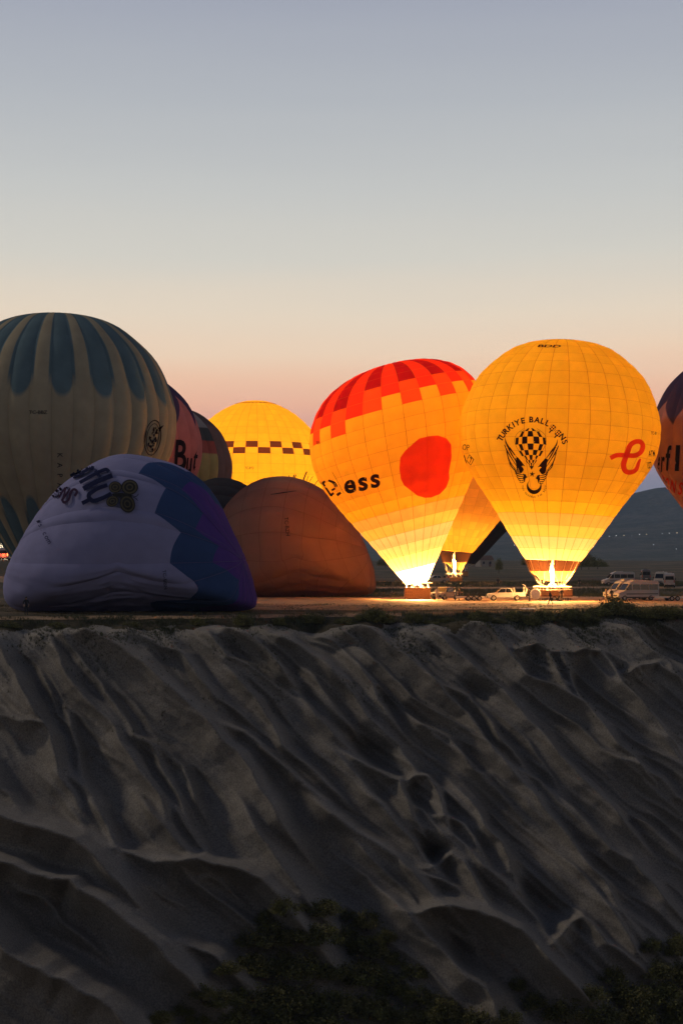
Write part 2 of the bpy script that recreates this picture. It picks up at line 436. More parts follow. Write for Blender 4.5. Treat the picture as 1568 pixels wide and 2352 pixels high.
def plain(x, y):
    z = 1.5 * smooth(245, 350, y) + 4.2 * smooth(350, 640, y) + 4.0 * smooth(600, 950, y)
    z = z + 5.0 * smooth(-48, -78, x) * smooth(255, 340, y) + 0.9 * smooth(260, 420, y) * perlin(x * 0.013, y * 0.011) + 0.10 * perlin(x * 0.12, y * 0.10) * smooth(100, 160, y) + 0.03 * perlin(x * 0.7, y * 0.7)
    return z
def height(x, y):
    x, y = np.broadcast_arrays(np.asarray(x, float), np.asarray(y, float))
    d = edge0(x) - y
    d = d + (edge(x) - edge0(x)) * np.exp(-np.maximum(d, 0) / 3.0)
    z = plain(x, y) - TAN * 0.5 * (d + np.sqrt(d * d + 5.0))
    near_wall_and_blocker = np.where(y < 6, 2.6 + 0.62 * np.maximum(-4.0 - y, 0), 2.6 - (y - 6) * 0.62) + 0.8 * perlin(x * 0.08, y * 0.08) * smooth(4, 20, y)  # near ravine wall; behind the camera an added unseen hill blocks sky light
    floor = np.maximum(-46.0 + 0.6 * perlin(x * 0.1, y * 0.1), near_wall_and_blocker)
    return np.maximum(z, floor)
def ground_z(x, y):
    return float(height(np.array([float(x)]), np.array([float(y)]))[0])

# --- materials of the land
def land_mat(name, stops, scale, bump=0.25, dist=0.12, stretch=None, scale2=None, rough=0.95, spec=0.1):
    m, t, out = nt(name)
    p = t.nodes.new('ShaderNodeBsdfPrincipled'); p.inputs['Roughness'].default_value = rough; p.inputs['Specular IOR Level'].default_value = spec
    n = noise_node(t, scale, 7, 0.62, stretch=stretch)
    r = ramp(t, n.outputs['Fac'], stops)
    n2 = noise_node(t, scale2 or scale * 9, 5, 0.65)
    mix = t.nodes.new('ShaderNodeMixRGB'); mix.blend_type = 'MULTIPLY'; mix.inputs[0].default_value = 0.75
    r2 = ramp(t, n2.outputs['Fac'], [(0.34, (0.45, 0.45, 0.45)), (0.64, (1.22, 1.20, 1.16))])
    t.links.new(r.outputs[0], mix.inputs[1]); t.links.new(r2.outputs[0], mix.inputs[2])
    b = t.nodes.new('ShaderNodeBump'); b.inputs['Strength'].default_value = bump; b.inputs['Distance'].default_value = dist
    t.links.new(n2.outputs['Fac'], b.inputs['Height']); t.links.new(b.outputs[0], p.inputs['Normal'])
    t.links.new(mix.outputs[0], p.inputs['Base Color']); t.links.new(p.outputs[0], out.inputs[0])
    return m
M_tuff = land_mat('tuff', [(0.28, (0.20, 0.180, 0.148)), (0.5, (0.235, 0.214, 0.180)), (0.72, (0.275, 0.254, 0.220))], 0.22, 0.5, 0.05, scale2=7.0)
M_field = land_mat('dry_field', [(0.32, (0.04, 0.04, 0.018)), (0.5, (0.08, 0.06, 0.03)), (0.68, (0.16, 0.115, 0.065))], 0.05, 0.6, 0.25, scale2=1.6, rough=0.9, spec=0.15)
M_track = land_mat('packed_dirt', [(0.3, (0.23, 0.145, 0.075)), (0.5, (0.32, 0.21, 0.115)), (0.7, (0.39, 0.27, 0.16))], 0.3, 0.4, 0.05, scale2=2.8, rough=0.85, spec=0.2)
M_rimgrass = land_mat('rim_scrub_ground', [(0.3, (0.035, 0.032, 0.018)), (0.6, (0.08, 0.065, 0.038)), (0.8, (0.14, 0.11, 0.07))], 0.35, 0.6, 0.15, scale2=4.0)
M_mount = land_mat('mountain_scrub', [(0.3, (0.045, 0.06, 0.05)), (0.5, (0.075, 0.085, 0.07)), (0.7, (0.12, 0.115, 0.095))], 0.012, 0.6, 6.0, scale2=0.08)

xs = np.concatenate([np.arange(-260, -46, 6.0), np.arange(-46, 46, 0.15), np.arange(46, 261, 6.0)])
ys = np.concatenate([np.arange(-204, 108, 4.0), np.arange(108, 173.01, 0.13)])
GX, GY = np.meshgrid(xs, ys)
GZ = height(GX, GY)
REL = np.zeros_like(GZ)
near = (edge(GX) - GY > -3) & (GY > 70)
QQ = (edge0(GX) - GY) * SEC
REL[near] = ravine_relief(GX[near], QQ[near]) * smooth(-0.8, 3.0, QQ[near]) * 1.2
me = grid_mesh(np.stack([GX, GY - 0.975 * REL, GZ + 0.22 * REL], -1), [M_tuff, M_rimgrass, M_field])   # folds swell out of the slope
dq = (edge(GX) - GY)[:-1, :-1]
mi = np.where(dq < 0.7 + 1.6 * fbm(GX[:-1, :-1] * 0.3, GY[:-1, :-1] * 0.3) + 2.4 * perlin(GX[:-1, :-1] * 0.23, 4.0), 1, 0)
mi = np.where(dq < -4.5 + 1.5 * perlin(GX[:-1, :-1] * 0.3, GY[:-1, :-1] * 0.3), 2, mi)
me.polygons.foreach_set('material_index', mi.ravel().astype(np.int32))
tag(link('ravine_hillside', me), 'eroded pale tuff ravine side with diagonal folds below the plateau', kind='structure')

ys2 = 172.4 + (1000 - 172.4) * np.linspace(0, 1, 190) ** 1.7
xs2 = np.concatenate([np.arange(-1400, -130, 40.0), np.arange(-130, 130, 1.3), np.arange(130, 1401, 40.0)])
PX, PY = np.meshgrid(xs2, ys2)
PZ = plain(PX, PY) - 0.03 - TAN * 0.5 * ((edge(PX) - PY) + np.sqrt((edge(PX) - PY) ** 2 + 5.0)) * (PY < 230)
tag(link('plateau_ground', grid_mesh(np.stack([PX, PY, PZ], -1), M_field)), 'dry grassy plateau where the balloons stand', kind='structure')

def sheet(name, x0, x1, yfun0, yfun1, mat, lift, label, nx=160, ny=10):
    X = np.linspace(x0, x1, nx)
    a, b = yfun0(X), yfun1(X)
    T = np.linspace(0, 1, ny)[:, None]
    Y = a[None] * (1 - T) + b[None] * T
    XX = np.repeat(X[None], ny, 0)
    Z = height(XX.ravel(), Y.ravel()).reshape(Y.shape) + lift
    return tag(link(name, grid_mesh(np.stack([XX, Y, Z], -1), mat)), label, kind='structure')
sheet('dirt_track', -34, 62, lambda x: edge0(x) + np.interp(x, [-34, -16, 2, 30, 62], [36, 24, 13, 13, 16]) + 2.4 * perlin(x * 0.11, 1.0) + 0.9 * perlin(x * 0.6, 1.5), lambda x: 244 + 5 * perlin(x * 0.06, 5.0) + 1.5 * perlin(x * 0.5, 5.5), M_track, 0.045,
      'pale packed dirt track under the lit balloons', nx=220, ny=40)
sheet('rim_path', -46, 6, lambda x: edge(x) + 2.0 + 0.35 * perlin(x * 0.5, 2.0), lambda x: edge(x) + 5.2 + 0.6 * perlin(x * 0.35, 8.0), M_track, 0.05,
      'narrow pale footpath along the rim of the ravine', nx=240, ny=10)
sheet('field_road', -150, 150, lambda x: 292 + 3 * perlin(x * 0.03, 1.0), lambda x: 303 + 3 * perlin(x * 0.03, 6.0), M_track, 0.05,
      'pale dirt road crossing the field behind the balloons', nx=200, ny=8)

def ridge_row(px):
    return np.interp(px, [-1500, -300, 300, 840, 1000, 1150, 1300, 1420, 1470, 1500, 1530, 1700, 2200, 3200], [1262, 1238, 1248, 1232, 1212, 1186, 1160, 1140, 1128, 1121, 1124, 1132, 1150, 1190])
mx = np.linspace(-1900, 1900, 400); my = 960 + (3700 - 960) * np.linspace(0, 1, 130) ** 1.3
MX, MY = np.meshgrid(mx, my)
PXM = CX + F * MX / 3200.0
top = CZ + (HZ - ridge_row(PXM)) / F * 3200.0
rise = smooth(1150, 3200, MY) ** 1.1 * (0.72 + 0.28 * smooth(2700, 3200, MY)) * (1 - 0.35 * smooth(3300, 5200, MY))
MZ = 8.2 + (top - 8.2) * rise + rise * (7 * fbm(MX * 0.0035, MY * 0.0035, 4) + 1.6 * fbm(MX * 0.02, MY * 0.02, 3))
tag(link('mountain', grid_mesh(np.stack([MX, MY, MZ], -1), M_mount)), 'broad dark blue mountain behind the field', kind='structure')

# ================================================================== BALLOONS
DBG = False
LAMP = (1.0, 0.66, 0.32)
M_dark_print = fabric('dark_print', (0.035, 0.016, 0.014), 0.6)
M_black_print = fabric('black_print', (0.012, 0.012, 0.02), 0.3)
M_navy_print = fabric('navy_print', (0.02, 0.022, 0.06), 0.3)
M_red_print = fabric('red_print', (0.85, 0.11, 0.03), 0.85)
M_red_sponsor = fabric('red_sponsor_print', (0.80, 0.10, 0.035), 0.8)
M_orange_lite = fabric('orange_print', (0.85, 0.45, 0.05), 0.8)
M_tape = fabric('load_tape', (0.55, 0.25, 0.02), 0.6)
M_nomex = fabric('brown_skirt_cloth', (0.026, 0.010, 0.004), 0.2)
M_scoop = fabric('scoop_cloth', (0.34, 0.20, 0.05), 0.4)
M_white_scoop = fabric('white_scoop_cloth', (0.92, 0.80, 0.52), 0.55)
M_wicker = solid('wicker', (0.36, 0.17, 0.06), 0.75, vary=0.35, scale=9, bump=0.5)
M_leather = solid('leather_trim', (0.13, 0.06, 0.03), 0.6)
M_steel = solid('burner_steel', (0.62, 0.58, 0.52), 0.35, metal=0.8)
M_padding = solid('pale_padding', (0.74, 0.68, 0.56), 0.7)
M_cable = solid('steel_cable', (0.55, 0.42, 0.28), 0.5)
M_flame = glow('flame', (1.0, 0.66, 0.22), 26.0)
M_flame_tip = glow('flame_tip', (1.0, 0.50, 0.10), 8.0)

STD = np.array([(0, .281), (.25, .452), (.557, .654), (.82, .842), (1.04, .96), (1.215, .996), (1.325, 1.0), (1.39, .996), (1.61, .934), (1.83, .825), (2.0, .66), (2.12, .49), (2.185, .29), (2.206, 0.0)])
def catmull(P, n):
    P = np.asarray(P, float)
    d = np.concatenate([[0], np.cumsum(np.sqrt(np.linalg.norm(np.diff(P, axis=0), axis=1)))])
    Q = np.vstack([2 * P[0] - P[1], P, 2 * P[-1] - P[-2]]); D = np.concatenate([[2 * d[0] - d[1]], d, [2 * d[-1] - d[-2]]])
    t = np.linspace(d[0], d[-1], n); k = np.clip(np.searchsorted(d, t, side='right') - 1, 0, len(P) - 2) + 1
    p0, p1, p2, p3 = Q[k - 1], Q[k], Q[k + 1], Q[k + 2]; t0, t1, t2, t3 = D[k - 1], D[k], D[k + 1], D[k + 2]
    w = lambda a, b, pa, pb: ((b - t) / (b - a))[:, None] * pa + ((t - a) / (b - a))[:, None] * pb
    A1, A2, A3 = w(t0, t1, p0, p1), w(t1, t2, p1, p2), w(t2, t3, p2, p3)
    B1, B2 = w(t0, t2, A1, A2), w(t1, t3, A2, A3)
    return w(t1, t2, B1, B2)

class Upright:
    """an inflated envelope: profile revolved, scalloped between the load tapes, leaning as it stands.  a = azimuth (0 faces -Y), b = share of the way up"""
    def __init__(s, prof, scale, mouth, lean, ngore, bulge, roll=0.0, dent=None, shear=0.0):
        P = catmull(prof, 240) * scale; P[:, 1] = np.maximum(P[:, 1], 0); P[-1, 1] = 0
        L = np.concatenate([[0], np.cumsum(np.linalg.norm(np.diff(P, axis=0), axis=1))]); s.len = L[-1]
        s.B, s.H, s.Rr = L / L[-1], P[:, 0], P[:, 1]
        s.o = np.array(mouth, float); s.lean = lean; s.n = ngore; s.bulge = bulge; s.roll = roll; s.dent = dent; s.scale = scale; s.shear = shear
    def P(s, a, b, off=0.0):
        a, b = np.broadcast_arrays(np.asarray(a, float), np.asarray(b, float))
        r, h = np.interp(b, s.B, s.Rr), np.interp(b, s.B, s.H)
        g = (a - s.roll) / (2 * math.pi / s.n); u = g - np.floor(g)
        r = r * (1 + s.bulge * (4 * u * (1 - u)) ** 0.8) / (1 + 0.66 * s.bulge) + off
        if s.dent is not None: r = r * (1 + s.dent(a, b))
        x, y, z = r * np.sin(a), -r * np.cos(a), h
        c, sn = math.cos(s.lean), math.sin(s.lean)
        return np.stack([x * c + z * sn + s.shear * z, y, -x * sn + z * c], -1) + s.o
    def grid(s):
        return np.linspace(-1.5, 1.5, 161), np.linspace(0.0, 0.985, 161)

class Lying:
    """an envelope lying on its side while it fills: an outline in the X-Z plane blown up to a body.  a = angle from the crown (east) end, b = round the axis"""
    def __init__(s, outline, centre, y, depth, tilt=0.0):
        O = np.array([(W(p[0], p[1], y).x, W(p[0], p[1], y).z) for p in outline]); c = W(centre[0], centre[1], y); s.c = np.array([c.x, c.y, c.z])
        C = catmull(np.vstack([O, O[:1]]), 500)
        ang = np.unwrap(np.arctan2(C[:, 1] - s.c[2], C[:, 0] - s.c[0]))
        k = np.argsort(ang); s.ang = ang[k]; s.rad = np.hypot(C[k, 0] - s.c[0], C[k, 1] - s.c[2]); s.d = depth; s.tilt = tilt; s.o = np.array([s.c[0], y, 0.0])
    def P(s, a, b, off=0.0):
        a, b = np.broadcast_arrays(np.asarray(a, float), np.asarray(b, float))
        X, Yv, Zv = np.cos(a), -np.sin(a) * np.cos(b), np.sin(a) * np.sin(b)
        ct, st = math.cos(s.tilt), math.sin(s.tilt)          # swing the crown end towards the viewer
        X, Yv = X * ct + Yv * st, -X * st + Yv * ct
        rho = np.hypot(X, Zv); be = np.arctan2(Zv, X)
        be = s.ang[0] + np.mod(be - s.ang[0], 2 * math.pi)
        r = np.interp(be, s.ang, s.rad, period=2 * math.pi)
        rr = rho
        x, z, y = s.c[0] + rr * r * np.cos(be), s.c[2] + rr * r * np.sin(be), s.c[1] + s.d * Yv
        return np.stack([x, y, np.maximum(z, 0.03)], -1)
    def grid(s):
        return np.linspace(0.02, 3.12, 221), np.linspace(-1.5, 1.62, 221)

def normals(S, a, b):
    e = 1e-3
    du = S.P(a + e, b) - S.P(a - e, b); dv = S.P(a, b + e) - S.P(a, b - e)
    n = np.cross(du, dv); n /= np.linalg.norm(n, axis=-1, keepdims=True) + 1e-9
    to = np.array([0, 0, CZ]) - S.P(a, b)
    return n * np.sign((n * to).sum(-1, keepdims=True) + 1e-9)
def locate(S, px, py):
    """where on the cloth the picture point lies"""
    px, py = np.asarray(px, float), np.asarray(py, float)
    if not hasattr(S, '_g'):
        A, B = np.meshgrid(*S.grid()); Q = S.P(A, B); gx, gy = project(Q)
        S._g = (A.ravel(), B.ravel(), gx.ravel(), gy.ravel(), Q[..., 1].ravel())
    A, B, gx, gy, dep = S._g
    a, b = np.zeros_like(px), np.zeros_like(px)
    for i in range(len(px)):
        k = np.argmin((gx - px[i]) ** 2 + (gy - py[i]) ** 2 + 0.02 * (dep - dep.min())); a[i], b[i] = A[k], B[k]
    e = 1e-4
    for _ in range(14):
        x0, y0 = project(S.P(a, b)); xa, ya = project(S.P(a + e, b)); xb, yb = project(S.P(a, b + e))
        J = np.array([[(xa - x0) / e, (xb - x0) / e], [(ya - y0) / e, (yb - y0) / e]])
        det = J[0, 0] * J[1, 1] - J[0, 1] * J[1, 0]; det = np.where(np.abs(det) < 1e-3, 1e-3, det)
        dx, dy = px - x0, py - y0
        a = a + np.clip((J[1, 1] * dx - J[0, 1] * dy) / det, -0.05, 0.05); b = b + np.clip((-J[1, 0] * dx + J[0, 0] * dy) / det, -0.05, 0.05)
    return a, b

# --- flat prints: outlines in picture units laid onto the cloth
def text2d(txt, size, bold=0.0, shear=0.0, squeeze=1.0):
    cu = bpy.data.curves.new('t', 'FONT'); cu.body = txt; cu.size = size; cu.offset = bold * size; cu.shear = shear
    cu.align_x = 'CENTER'; cu.align_y = 'CENTER'; cu.resolution_u = 3
    ob = bpy.data.objects.new('t', cu); me = bpy.data.meshes.new_from_object(ob)
    v = [(p.co.x * squeeze, -p.co.y) for p in me.vertices]; f = [list(p.vertices) for p in me.polygons]
    bpy.data.objects.remove(ob); bpy.data.curves.remove(cu); bpy.data.meshes.remove(me)
    return v, f
def place(vf, px, py, ang=0.0, sx=1.0, sy=1.0, skew=0.0):
    c, s = math.cos(R(ang)), math.sin(R(ang)); out = []
    for x, y in vf[0]:
        x, y = x * sx + skew * y, y * sy
        out.append((px + x * c - y * s, py + x * s + y * c))
    return out, vf[1]
def poly(pts):
    t = tessellate_polygon([[Vector((x, y, 0)) for x, y in pts]])
    return list(pts), [list(f) for f in t]
def ellipse(cx, cy, rx, ry, ang=0, n=26):
    c, s = math.cos(R(ang)), math.sin(R(ang))
    return poly([(cx + rx * math.cos(t) * c - ry * math.sin(t) * s, cy + rx * math.cos(t) * s + ry * math.sin(t) * c) for t in np.linspace(0, 2 * math.pi, n, endpoint=False)])
def ring(cx, cy, rx, ry, w, ang=0, n=30):
    c, s = math.cos(R(ang)), math.sin(R(ang)); v, f = [], []
    for i, t in enumerate(np.linspace(0, 2 * math.pi, n, endpoint=False)):
        for k in (0, 1):
            x, y = (rx - k * w) * math.cos(t), (ry - k * w) * math.sin(t); v.append((cx + x * c - y * s, cy + x * s + y * c))
        j = (i + 1) % n; f.append([2 * i, 2 * j, 2 * j + 1, 2 * i + 1])
    return v, f
def stroke(pts, w):
    P = catmull(pts, max(12, 4 * len(pts))) if len(pts) > 2 else np.array(pts, float)
    T = np.gradient(P, axis=0); T /= np.linalg.norm(T, axis=1)[:, None] + 1e-9; N = np.stack([-T[:, 1], T[:, 0]], 1)
    ws = np.interp(np.linspace(0, 1, len(P)), np.linspace(0, 1, len(w)), w)[:, None] / 2 if isinstance(w, (list, tuple)) else w / 2
    v = np.concatenate([P + N * ws, P - N * ws]); n = len(P)
    return [tuple(p) for p in v], [[i, i + 1, n + i + 1, n + i] for i in range(n - 1)]
def join2(*parts):
    v, f = [], []
    for pv, pf in parts:
        b = len(v); v += list(pv); f += [[b + i for i in q] for q in pf]
    return v, f
def decal(name, S, vf, mat, root, off=0.05, maxlen=7.0, label=None):
    bm = bmesh.new()
    vv = [bm.verts.new((x, y, 0)) for x, y in vf[0]]
    for f in vf[1]:
        try: bm.faces.new([vv[i] for i in f])
        except ValueError: pass
    bmesh.ops.triangulate(bm, faces=bm.faces)
    for _ in range(4):
        es = [e for e in bm.edges if e.calc_length() > maxlen]
        if not es: break
        bmesh.ops.subdivide_edges(bm, edges=es, cuts=1); bmesh.ops.triangulate(bm, faces=bm.faces)
    bm.verts.index_update()
    xy = np.array([(v.co.x, v.co.y) for v in bm.verts]); fs = [[v.index for v in f.verts] for f in bm.faces]; bm.free()
    a, b = locate(S, xy[:, 0], xy[:, 1])
    if DBG:
        ex, ey = project(S.P(a, b)); er = np.hypot(ex - xy[:, 0], ey - xy[:, 1]); print('DECAL', name, label, 'max err %.2f mean %.2f' % (er.max(), er.mean()))
    P = S.P(a, b) + normals(S, a, b) * off - np.array(root.location)
    o = link(name, mesh_from(P, fs, mat, True), root)
    if label: o['label'] = label
    return o

def letters(S, items, mat, root, off=0.05, word=''):
    for ch, vf in items: decal('letter', S, vf, mat, root, off, label='letter %s of the print %s' % (ch, word))
# --- the cloth
def cloth_panel(S, a0, a1, b0, b1, nu, nv, pillow, o, b0r=None, b1r=None):
    U, V = np.meshgrid(np.linspace(0, 1, nu + 1), np.linspace(0, 1, nv + 1))
    lo = b0 + ((b0r if b0r is not None else b0) - b0) * U; hi = b1 + ((b1r if b1r is not None else b1) - b1) * U
    A, B = a0 + (a1 - a0) * U, lo + (hi - lo) * V
    Q = S.P(A, B)
    if pillow:
        e = 1e-3
        n = np.cross(S.P(A + e, B) - S.P(A - e, B), S.P(A, B + e) - S.P(A, B - e)); n /= np.linalg.norm(n, axis=-1, keepdims=True) + 1e-9
        w = 16 * U * (1 - U) * V * (1 - V)
        mid = S.P(np.array((a0 + a1) / 2), np.array((b0 + b1) / 2)); ax = S.o + np.array([0, 0, 8.0])
        sg = 1.0 if np.dot(n[nv // 2, nu // 2], mid - np.array([S.o[0], S.o[1], mid[2] if isinstance(S, Upright) else 6.0])) > 0 else -1.0
        Q = Q + n * (w * pillow * sg)[..., None]
    return Q - o, np.stack([U, V], -1)
def lit_envelope(S, root, rows, colour, front=84, seen=None, pillow=0.06, tape=0.027, hoop=0.016, tape_mat=None):
    """panel by panel: those that face the camera are pieces of their own, the far side is one piece of cloth"""
    o = np.array(root.location); da = 2 * math.pi / S.n
    rest = {}; n_front = 0
    for g in range(S.n):
        a0 = S.roll + g * da; mid = (a0 + da / 2 + math.pi) % (2 * math.pi) - math.pi
        for k in range(len(rows) - 1):
            Q, UV = cloth_panel(S, a0, a0 + da, rows[k], rows[k + 1], 4, 3, pillow, o)
            m = colour(g, k, mid)
            px, py = project((Q + o)[1:3, 2:3].reshape(-1, 3).mean(0))
            if abs(mid) < R(front) and (seen is None or seen(px, py)):
                link('panel', grid_mesh(Q, m, True), root); n_front += 1
            else: rest.setdefault(m.name, (m, []))[1].append(Q)
    for m, qs in rest.values():
        v, f = [], []
        for Q in qs:
            h, w = Q.shape[:2]; b = len(v); v += [tuple(p) for p in Q.reshape(-1, 3)]
            f += [[b + i * w + j, b + i * w + j + 1, b + (i + 1) * w + j + 1, b + (i + 1) * w + j] for i in range(h - 1) for j in range(w - 1)]
        tag(link('rear_cloth', mesh_from(v, f, m, True), root), kind='stuff')
    tm = tape_mat or M_tape
    bs = np.linspace(rows[0], rows[-1], 60)
    for g in range(S.n):
        a = S.roll + g * da; am = (a + math.pi) % (2 * math.pi) - math.pi
        if abs(am) > R(front + 6): continue
        r = np.maximum(np.interp(bs, S.B, S.Rr), 0.2); wv = tape / r
        Q = np.stack([S.P(a - wv, bs, 0.03), S.P(a + wv, bs, 0.03)], 1)
        link('load_tape', grid_mesh(Q - o, tm, True), root)
    aa = np.linspace(-R(front), R(front), 15 * 8 + 1)
    for k in range(1, len(rows) - 1):
        hb = hoop / S.len
        Q = np.stack([S.P(aa, rows[k] - hb, 0.03), S.P(aa, rows[k] + hb, 0.03)], 0)
        link('seam', grid_mesh(Q - o, tm, True), root)
    return n_front
def gore_envelope(S, root, mats, nv=44, b0=0.0, b1=1.0, flip=False):
    o = np.array(root.location); da = 2 * math.pi / S.n
    for g in range(S.n):
        a0 = S.roll + g * da
        Q, UV = cloth_panel(S, a0, a0 + da, b0, b1, 6, nv, 0, o)
        UV[..., 1] = b0 + (b1 - b0) * UV[..., 1]
        if flip and g % 2: UV[..., 0] = 1 - UV[..., 0]
        link('gore', grid_mesh(Q, mats[g % len(mats)], True, UV), root)

def lamp(root, z, power, x=0.0, y=0.0, size=0.5, c=LAMP):
    l = bpy.data.lights.new('burner_light', 'POINT'); l.energy = power; l.color = c; l.shadow_soft_size = size
    ob = bpy.data.objects.new('burner_light', l); ob.location = (x, y, z); ob.parent = root; col.objects.link(ob)
def flame_mesh(root, z0, z1, r, x=0.0, y=0.0, seed=0, tip=0.0):
    rr = random.Random(seed); n, k = 14, 26; v, f = [], []
    for i in range(k):
        t = i / (k - 1)
        rad = r * (0.55 + 1.1 * t if t < 0.35 else 0.95 - 0.25 * math.sin(t * 21 + seed) * t) * (1 - t ** 3) * (1 + 0.25 * rr.uniform(-1, 1) * t) + 0.01
        ox, oy = 0.5 * r * math.sin(t * 7 + seed) * t, 0.5 * r * math.cos(t * 5 + seed) * t
        for j in range(n):
            a = 2 * math.pi * j / n; w = 1 + 0.22 * math.sin(3 * a + i * 1.1) * t
            v.append((x + ox + rad * w * math.cos(a), y + oy + rad * w * math.sin(a), z0 + (z1 - z0) * t))
    for i in range(k - 1):
        for j in range(n): f.append([i * n + j, i * n + (j + 1) % n, (i + 1) * n + (j + 1) % n, (i + 1) * n + j])
    fm = [0 if (q // n) / (k - 1) < 0.62 else 1 for q in range(len(f))]
    return link('flame', mesh_from(v, f, [M_flame, M_flame_tip], True, fm), root)
def basket(root, w, d, z0, z1, x=0.0, y=0.0, holes=True):
    b = MB()
    t = 0.12
    b.box(x - w / 2, x + w / 2, y - d / 2, y - d / 2 + t, z0, z1, ch=0.05); b.box(x - w / 2, x + w / 2, y + d / 2 - t, y + d / 2, z0, z1, ch=0.05)
    b.box(x - w / 2, x - w / 2 + t, y - d / 2 + t, y + d / 2 - t, z0, z1); b.box(x + w / 2 - t, x + w / 2, y - d / 2 + t, y + d / 2 - t, z0, z1)
    b.box(x - 0.06, x + 0.06, y - d / 2 + t, y + d / 2 - t, z0, z1 - 0.05); b.box(x - w / 2 + t, x + w / 2 - t, y - d / 2 + t, y + d / 2 - t, z0, z0 + 0.08)
    bo = b.build('basket', M_wicker, root)
    r = MB(); e = 0.07
    r.tube([(x - w / 2, y - d / 2, z1), (x + w / 2, y - d / 2, z1), (x + w / 2, y + d / 2, z1), (x - w / 2, y + d / 2, z1), (x - w / 2, y - d / 2, z1)], e, 8)
    r.build('padded_rim', M_leather, bo)
    MB().box(x - w / 2 - 0.02, x + w / 2 + 0.02, y - d / 2 - 0.02, y + d / 2 + 0.02, z0 - 0.01, z0 + 0.16, ch=0.05).build('base_trim', M_leather, bo)
    if holes:
        for i in range(4):
            for k in range(2):
                MB().box(x - w / 2 + 0.14 + i * 0.27, x - w / 2 + 0.27 + i * 0.27, y - d / 2 - 0.012, y - d / 2 + 0.01, z0 + 0.55 + 0.42 * k, z0 + 0.66 + 0.42 * k).build('step_hole', M_leather, bo)
    return bo
def burner_rig(root, w, d, zb, zf, x=0.0, y=0.0, posts=True):
    f = MB()
    for yy in (-d / 2, d / 2): f.tube([(x - w / 2, y + yy, zf), (x + w / 2, y + yy, zf)], 0.085, 8)
    for xx in (-w / 3, 0, w / 3): f.tube([(x + xx, y - d / 2, zf), (x + xx, y + d / 2, zf)], 0.06, 8)
    f.build('burner_frame', M_padding, root)
    for xx in (-0.36, -0.12, 0.12, 0.36):
        for yy in (-d / 2, d / 2):
            MB().tube([(x + xx * w * 1.05, y + yy, zb), (x + xx * w * 0.95, y + yy, zf - 0.07)], 0.045, 8).build('upright', M_padding, root)
    for xx in (-0.35, 0.35):
        b = MB(); b.lathe([(0.14, zf - 0.35), (0.24, zf - 0.3), (0.26, zf + 0.25), (0.20, zf + 0.42)], 14, Matrix.Translation((x + xx, y, 0)))
        bo = b.build('burner', M_steel, root)
        c = MB()
        for k in range(3):
            c.tube([(x + xx + 0.29 * math.cos(q), y + 0.29 * math.sin(q), zf - 0.1 + 0.13 * k) for q in np.linspace(0, 6.2, 14)], 0.022, 6)
        c.build('coil', M_steel, bo)
def cables(root, S, zf, w, d, b=0.0, n=12, x=0.0, y=0.0):
    o = np.array(root.location)
    for i in range(n):
        a = 2 * math.pi * (i + 0.5) / n
        top = S.P(np.array(a), np.array(b)) - o
        cx = w / 2 * (1 if math.sin(a) > 0 else -1) * (0.62 + 0.2 * abs(math.sin(a))); cyy = -d / 2 * (1 if math.cos(a) > 0 else -1)
        MB().tube([(x + cx, y + cyy, zf), tuple(top)], 0.024, 5).build('cable', M_cable, root)
def crown_vent(S, root, b, mat, rim_mat, h=0.25, flap=1.0):
    o = np.array(root.location); aa = np.linspace(-math.pi, math.pi, 61)
    bs = np.linspace(b, 1.0, 8)
    Q = np.stack([S.P(aa, q, 0.10 + h * math.sin(math.pi * 0.5 * (q - b) / (1 - b)) * flap) for q in bs], 0)
    v = link('parachute_vent', grid_mesh(Q - o, mat, True), root)
    pts = [tuple(p) for p in (S.P(aa, b, 0.10) - o)]
    MB().tube(pts, 0.085, 6).build('vent_rim', rim_mat, v)
    return v
def skirt(name, S, root, rings, mat, na=48, drop=None):
    """a hanging sleeve of cloth from the mouth down: rings of (radius, height, x shift)"""
    aa = np.linspace(R(72), R(288), na + 1)             # open towards the pilot's side
    Q = np.stack([np.stack([r * np.sin(aa) + sx, -r * np.cos(aa), z + (drop(aa) * i / (len(rings) - 1) if drop else 0 * aa)], -1) for i, (r, z, sx) in enumerate(rings)], 0)
    return link(name, grid_mesh(Q, mat, True), root)

def variants(name, c, trans, k=4, spread=0.07, tcol=None):
    rr = random.Random(len(name)); out = []
    for i in range(k):
        s = 1 + spread * (i / (k - 1) * 2 - 1) if k > 1 else 1
        out.append(fabric('%s_%d' % (name, i), tuple(min(0.97, x * s) for x in c), trans))
    return out
Y_CLOTH = variants('golden_yellow_cloth', (0.91, 0.60, 0.024), 0.275)
ICE_Y = variants('orange_yellow_cloth', (0.91, 0.575, 0.024), 0.27)
LEM_Y = variants('lemon_yellow_cloth', (0.95, 0.62, 0.03), 0.34)
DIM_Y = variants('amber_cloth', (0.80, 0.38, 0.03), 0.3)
M_ice_red = fabric('dark_red_cloth', (0.34, 0.008, 0.008), 0.3)
M_ice_mid = fabric('red_cloth', (0.76, 0.045, 0.012), 0.3)
M_ice_or = fabric('orange_red_cloth', (0.90, 0.105, 0.014), 0.3)
GLOW_CREAM = variants('pale_heatproof_cloth', (0.95, 0.73, 0.38), 0.19)  # washed-out flame glow near the mouth, painted as a paler cloth colour
GLOW_HALF = variants('pale_gold_cloth', (0.94, 0.60, 0.13), 0.24, 2)  # in-between tone of the same painted burner glow
M_chk_brown = fabric('brown_check', (0.075, 0.026, 0.016), 0.5)
M_chk_or = fabric('orange_check', (0.90, 0.48, 0.03), 0.5)

